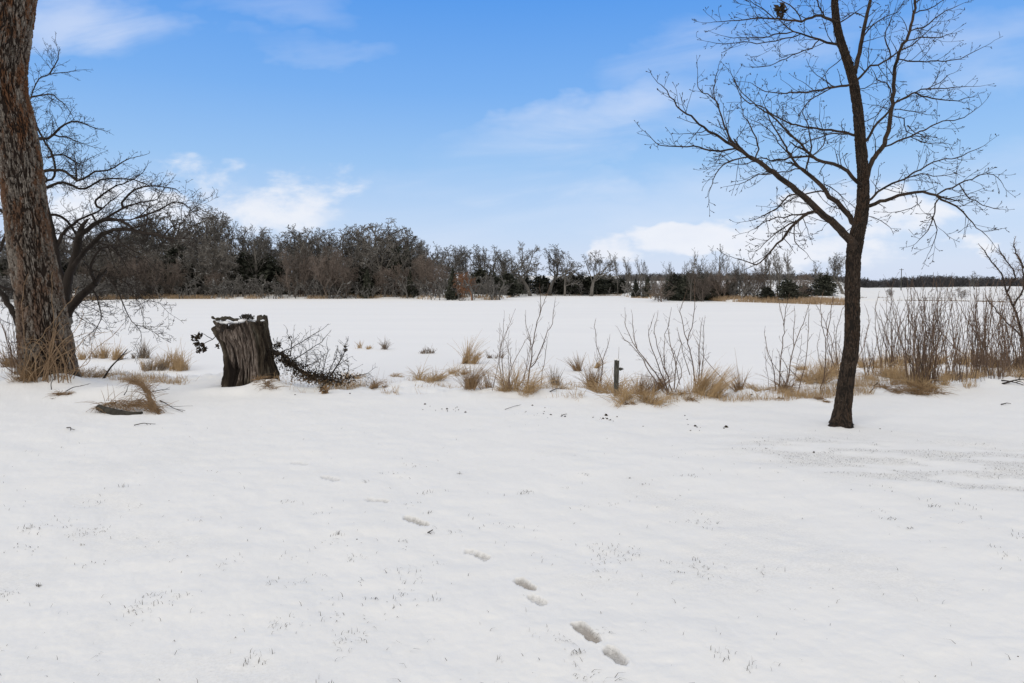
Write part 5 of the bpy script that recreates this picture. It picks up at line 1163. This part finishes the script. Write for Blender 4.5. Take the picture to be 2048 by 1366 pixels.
def leaf_path(name, L, n, spread, size, mt, seed):
    r_ = np.random.RandomState(seed); C = cat_rom([W(a, b, bpb[1] + .05) for a, b in L], 200); k = r_.randint(0, 200, n)
    P = C[k] + r_.normal(0, 1, (n, 3)) * np.array([spread * 1.4, spread * 1.3, spread * .55]) * (.5 + .8 * _h(np.floor(k / 14), k * 0, k * 0, seed))[:, None] - bpb
    a = r_.normal(0, 1, (n, 3)); a /= np.linalg.norm(a, axis=1, keepdims=True); b = np.cross(a, r_.normal(0, 1, (n, 3))); b /= np.linalg.norm(b, axis=1, keepdims=True); nn = np.cross(a, b)
    s1 = size * r_.uniform(.4, 1.4, (n, 1)); V = np.stack([P - a * s1, P - b * s1 * .4 + nn * s1 * .25, P + a * s1, P + b * s1 * .4 + nn * s1 * .3], 1)
    q = (np.arange(n) * 4)[:, None]; return raw_mesh(name, V.reshape(-1, 3), np.concatenate([q + np.array([[0, 1, 2]]), q + np.array([[0, 2, 3]])]), mt, bp, False, k=3)
leaf_path('dark_leaves', [(552, 706), (575, 722), (595, 738), (625, 752), (660, 757), (695, 760)], 1500, .10, .030, M['leaf'], 5)
leaf_path('dark_leaves', [(600, 742), (635, 752), (668, 752)], 500, .17, .022, M['leaf'], 6)
leaf_path('brown_leaves', [(590, 748), (625, 760), (665, 766), (700, 764)], 700, .085, .028, M['straw_dk'], 7)
for i, (a, b, r, n, sz) in enumerate(((555, 693, .08, 34, .05), (558, 686, .05, 18, .04), (580, 675, .04, 10, .035), (690, 700, .05, 20, .045), (691, 692, .04, 14, .04), (684, 712, .04, 10, .035), (695, 722, .04, 8, .035))):
    leaf_cluster('leaf_cluster', W(a, b, bpb[1] + .05), r, n, sz * .75, M['leaf'], bp, bpb, .8, 60 + i)
rc = hit(650, 787); o = leaf_cluster('leaf_clump', (0, 0, 0.05), .10, 60, .045, M['straw_dk'], None, (0, 0, 0), .9, 91); o.location = rc; tag(o, 'single brown clump of dead leaves in the snow below the brush pile', 'leaves')
sl = hit(645, 783); o2 = leaf_cluster('leaf_clump', (0, 0, 0.09), .05, 20, .035, M['leaf'], None, (0, 0, 0), .9, 92); o2.location = sl; tag(o2, 'dark curled leaf on top of the single brown clump', 'leaves')
# roots at the stump's left foot
rt = stick(450, 768, 462, 756, 7, 'dark root end at the left foot of the stump', .1, 'rot', name='root')

# ================================================================== wooden post
pb_ = hit(1232, 790); Yp = pb_[1]; s = Yp / F
ps = empty('wooden_post', pb_, 'short dark weathered wooden post in the golden grass on the near bank', 'post')
hpo = (790 - 720) * s; hw = 4.6 * s
def post_mesh():
    ns, k = 40, 24; V = []
    for i in range(ns):
        t = i / (ns - 1); z = -.15 + (hpo + .15) * t
        for j in range(k):
            a = 2 * math.pi * j / k; c, s_ = math.cos(a), math.sin(a); m = max(abs(c), abs(s_)); q = hw / (m * .8 + .2 * 1.0)
            V.append((q * c * (1 + .0), q * s_, z + (.02 * math.sin(3 * a) if i == ns - 1 else 0)))
    V = np.array(V); n = vnoise(V[:, 0] * 60, V[:, 1] * 60, V[:, 2] * 5, 5) * .12 + 1; V[:, 0] *= n; V[:, 1] *= n; V[:, 0] += V[:, 2] * .02
    i0 = (np.arange(ns - 1) * k)[:, None]; j = np.arange(k)[None]; j2 = (j + 1) % k
    Q_ = np.stack([i0 + j, i0 + j2, i0 + k + j2, i0 + k + j], -1).reshape(-1, 4)
    V = np.vstack([V, [[0.01, 0, hpo]] * k]); i0 = (ns - 1) * k; Q2 = np.stack([i0 + j, i0 + j2, i0 + k + j2, i0 + k + j], -1).reshape(-1, 4)
    return raw_mesh('post_shaft', V, np.vstack([Q_, Q2]), M['post'], ps, False)
post_mesh()
blob('snow_cap', [((.0, 0, hpo + .01), .045), ((.03, -.02, hpo + .005), .035)], M['cap'], ps, (0, 0, 0), 3, .5)
leaf_cluster('bark_flap', (hw + .035, -.02, hpo - 18 * s), .02, 3, .06, M['post'], ps, (0, 0, 0), 1.6, 17)
tubes('wire', [([(.04, 0, hpo - .02), (.05, 0, hpo + 12 * s), (.055, 0, hpo + 26 * s)], [.004, .003, .002])], M['weed'], ps, 4)

# ================================================================== clods scattered on the snow
def clod_proto():
    nu, nv = 10, 7; a = np.linspace(0, 2 * math.pi, nu, endpoint=False); b = np.linspace(-1.5, 1.5, nv); A_, B_ = np.meshgrid(a, b)
    n = 1 + .5 * vnoise(np.cos(A_) * 2, np.sin(A_) * 2, B_ * 2, 9); V = np.stack([np.cos(A_) * np.cos(B_) * n, np.sin(A_) * np.cos(B_) * n, np.sin(B_) * n * .7], -1).reshape(-1, 3)
    i0 = (np.arange(nv - 1) * nu)[:, None]; j = np.arange(nu)[None]; j2 = (j + 1) % nu
    o = raw_mesh('dirt_clod', V, np.stack([i0 + j, i0 + j2, i0 + nu + j2, i0 + nu + j], -1).reshape(-1, 4), M['clod'], None, False)
    return tag(o, 'small dark clod of dirt on the snow', 'clod', 'dark clods scattered on the snow')
cp = clod_proto(); first = True; rg = random.Random(8)
pts = [(850, 809, 5), (860, 813, 2), (894, 818, 4), (914, 815, 3), (917, 820, 2.5), (931, 825, 5), (1065, 812, 5), (1090, 817, 4), (1097, 818, 2.5), (1112, 827, 2), (1452, 855, 8), (1448, 857, 4), (1212, 831, 7), (1214, 838, 5), (1206, 838, 5), (1221, 840, 3), (1186, 836, 4), (1234, 834, 3), (1286, 854, 4), (1390, 853, 6), (1381, 862, 4), (1375, 841, 5), (1376, 850, 2.5), (1394, 855, 3), (714, 1080, 4), (1760, 859, 4), (1102, 831, 5), (1130, 834, 4), (1087, 829, 4), (1075, 829, 3), (1050, 826, 3), (1045, 830, 2.5), (1054, 832, 3), (1068, 832, 4), (1073, 832, 3), (1078, 832, 3), (1052, 824, 3), (1558, 797, 5), (1503, 790, 4), (1520, 938, 3), (1628, 905, 4), (2036, 1318, 5), (700, 787, 3), (710, 777, 3), (590, 790, 3), (1666, 1180, 2)]
for i in range(26):
    c = rg.choice([(1080, 828, 30, 5), (1205, 836, 18, 4), (1380, 848, 14, 7), (900, 818, 25, 5)]); pts.append((rg.gauss(c[0], c[2]), rg.gauss(c[1], c[3]), rg.uniform(1.2, 2.6)))
SPECIAL = {(1452, 855): ('largest lone dark clod on the snow left of the slender tree', 1), (714, 1080): ('lone black speck in the foreground left of the footprints', 1), (1212, 831): ('biggest clod of the small heap in the middle snow', 1), (1760, 859): ('lone dark bit in the snow right of the slender trunk foot', 1)}
for a, b, wv in pts:
    h = hit(a, b); r = wv / 2 * h[1] / F; o = cp if first else cp.copy()
    if not first: col.objects.link(o)
    first = False
    o.location = (h[0], h[1], h[2] + r * .25); o.scale = (r, r * .8, r * rg.uniform(.7, 1.1)); o.rotation_euler = (0, 0, rg.uniform(0, 6.28))
    if (a, b) in SPECIAL: o['label'] = SPECIAL[(a, b)][0]; del o['group']
    else: o['label'] = 'small dark clod of dirt on the snow'; o['group'] = 'dark clods scattered on the snow'

# ================================================================== lawn grass poking through the snow
r_ = np.random.RandomState(17); n = 420000
pyv = r_.uniform(850, 1500, n); pxv = r_.uniform(-250, 2300, n); Yd = CZ * F / (pyv - HY); x = (pxv - 1024) / F * Yd
th = thinness(x, Yd); cl = sm((vnoise(x * 4.2, Yd * 4.2, seed=71) - .38) / .3) * sm((fbm(x * .7, Yd * .7, octv=3, seed=72) + .25) / .6)
band = sm((th - .35) / .5)
dens = band * .36 + cl * (.05 + .32 * th) * sm((pyv - 900) / 250) + .0012
k = r_.rand(n) < dens * np.clip(1.5 - (pyv - 850) / 700, .35, 1)
x, Yd, pyv, band = x[k], Yd[k], pyv[k], band[k]; m = len(x)
z = H0(x, Yd) + .010 * fbm(x * 1.6 + .5 * Yd, Yd * 2.2, octv=2, seed=22) + .006 * fbm(x * 5, Yd * 6, octv=4, seed=21) - .006
L = r_.uniform(.012, .045, m) * (1 - .45 * band)
blades('lawn_grass', np.stack([x, Yd, z], 1), L, r_.uniform(.0007, .0015, m) * (1 + .12 * Yd), r_.normal(0, .75, (m, 2)), M['blade'], 'sparse grey grass blades poking through the snow of the lawn', 'grass', seed=5)
print('blades', m, 'objects', len(sc.objects))
r_ = np.random.RandomState(23); nt = 380; pyv = r_.uniform(900, 1480, nt); pxv = r_.uniform(-200, 2250, nt); Yt = CZ * F / (pyv - HY); xt = (pxv - 1024) / F * Yt
kk = fbm(xt * .8, Yt * 1.1, octv=3, seed=72) + .25 * r_.randn(nt) > .12; xt, Yt = xt[kk], Yt[kk]; nb = r_.randint(3, 15, len(xt)); ii = np.repeat(np.arange(len(xt)), nb); sp_ = r_.uniform(.008, .05, len(xt))[ii]
x = xt[ii] + r_.randn(len(ii)) * sp_ * 1.6; Yd = Yt[ii] + r_.randn(len(ii)) * sp_; dirl = r_.normal(0, .7, (len(xt), 2))[ii] + r_.normal(0, .45, (len(ii), 2)); L = (r_.uniform(.5, 1.2, len(xt)) * .038)[ii] * r_.uniform(.4, 1.2, len(ii))
z = H0(x, Yd) + .010 * fbm(x * 1.6 + .5 * Yd, Yd * 2.2, octv=2, seed=22) + .006 * fbm(x * 5, Yd * 6, octv=4, seed=21) - .006
blades('lawn_tufts', np.stack([x, Yd, z], 1), L, r_.uniform(.0009, .0017, len(x)) * (1 + .10 * Yd), dirl, M['blade'], 'small grey tufts of grass tips showing in the foreground snow', 'grass', seed=9)
# light scatter of weeds over the near bank
r_ = np.random.RandomState(19); n = 13000
pxv = r_.uniform(-100, 2150, n); e = np.interp((pxv - 1024) / F, *ED); Yd = e + np.abs(r_.normal(0, 2.6, n)) + .1; x = (pxv - 1024) / F * Yd
dn = sm((fbm(x * .6, Yd * .6, octv=3, seed=81) - .05) / .5) * (.25 + .75 * sm((pxv - 1400) / 400) + .5 * sm((420 - pxv) / 200)); k = r_.rand(n) < dn
x, Yd = x[k], Yd[k]; z = np.maximum(H0(x, Yd), LAKE_Z) - .02; m = len(x)
blades('bank_weeds', np.stack([x, Yd, z], 1), r_.uniform(.06, .42, m), r_.uniform(.0015, .003, m), r_.normal(0, .35, (m, 2)), M['weed'], 'thin scattered weed stalks along the snowy near bank', 'weeds', seed=6)

r_ = np.random.RandomState(29); n = 48000
pxv = r_.uniform(130, 2150, n); e = np.interp((pxv - 1024) / F, *ED); Yd = e - .35 + np.abs(r_.normal(0, 2.2, n)); x = (pxv - 1024) / F * Yd
wt = np.interp(pxv, [130, 200, 420, 450, 560, 700, 760, 1000, 1200, 1330, 1500, 1650, 2048], [.6, 1, 1, .4, .2, .6, .75, .7, .9, .9, .8, 1.2, 1.3])
dn = sm((fbm(x * 1.1, Yd * 1.3, octv=3, seed=85) - .12) / .45) * wt; k = r_.rand(n) < dn
x, Yd = x[k], Yd[k]; z = np.maximum(H0(x, Yd), LAKE_Z) - .02; m = len(x)
L = r_.uniform(.05, .28, m) * (1 + .6 * sm((x / Yd - .4) / .2))
blades('bank_grass', np.stack([x, Yd, z], 1), L, r_.uniform(.002, .0042, m), r_.normal(0, .7, (m, 2)), M['straw'], 'low ragged dry tan grass along the edge of the near bank', 'grass', seed=16)
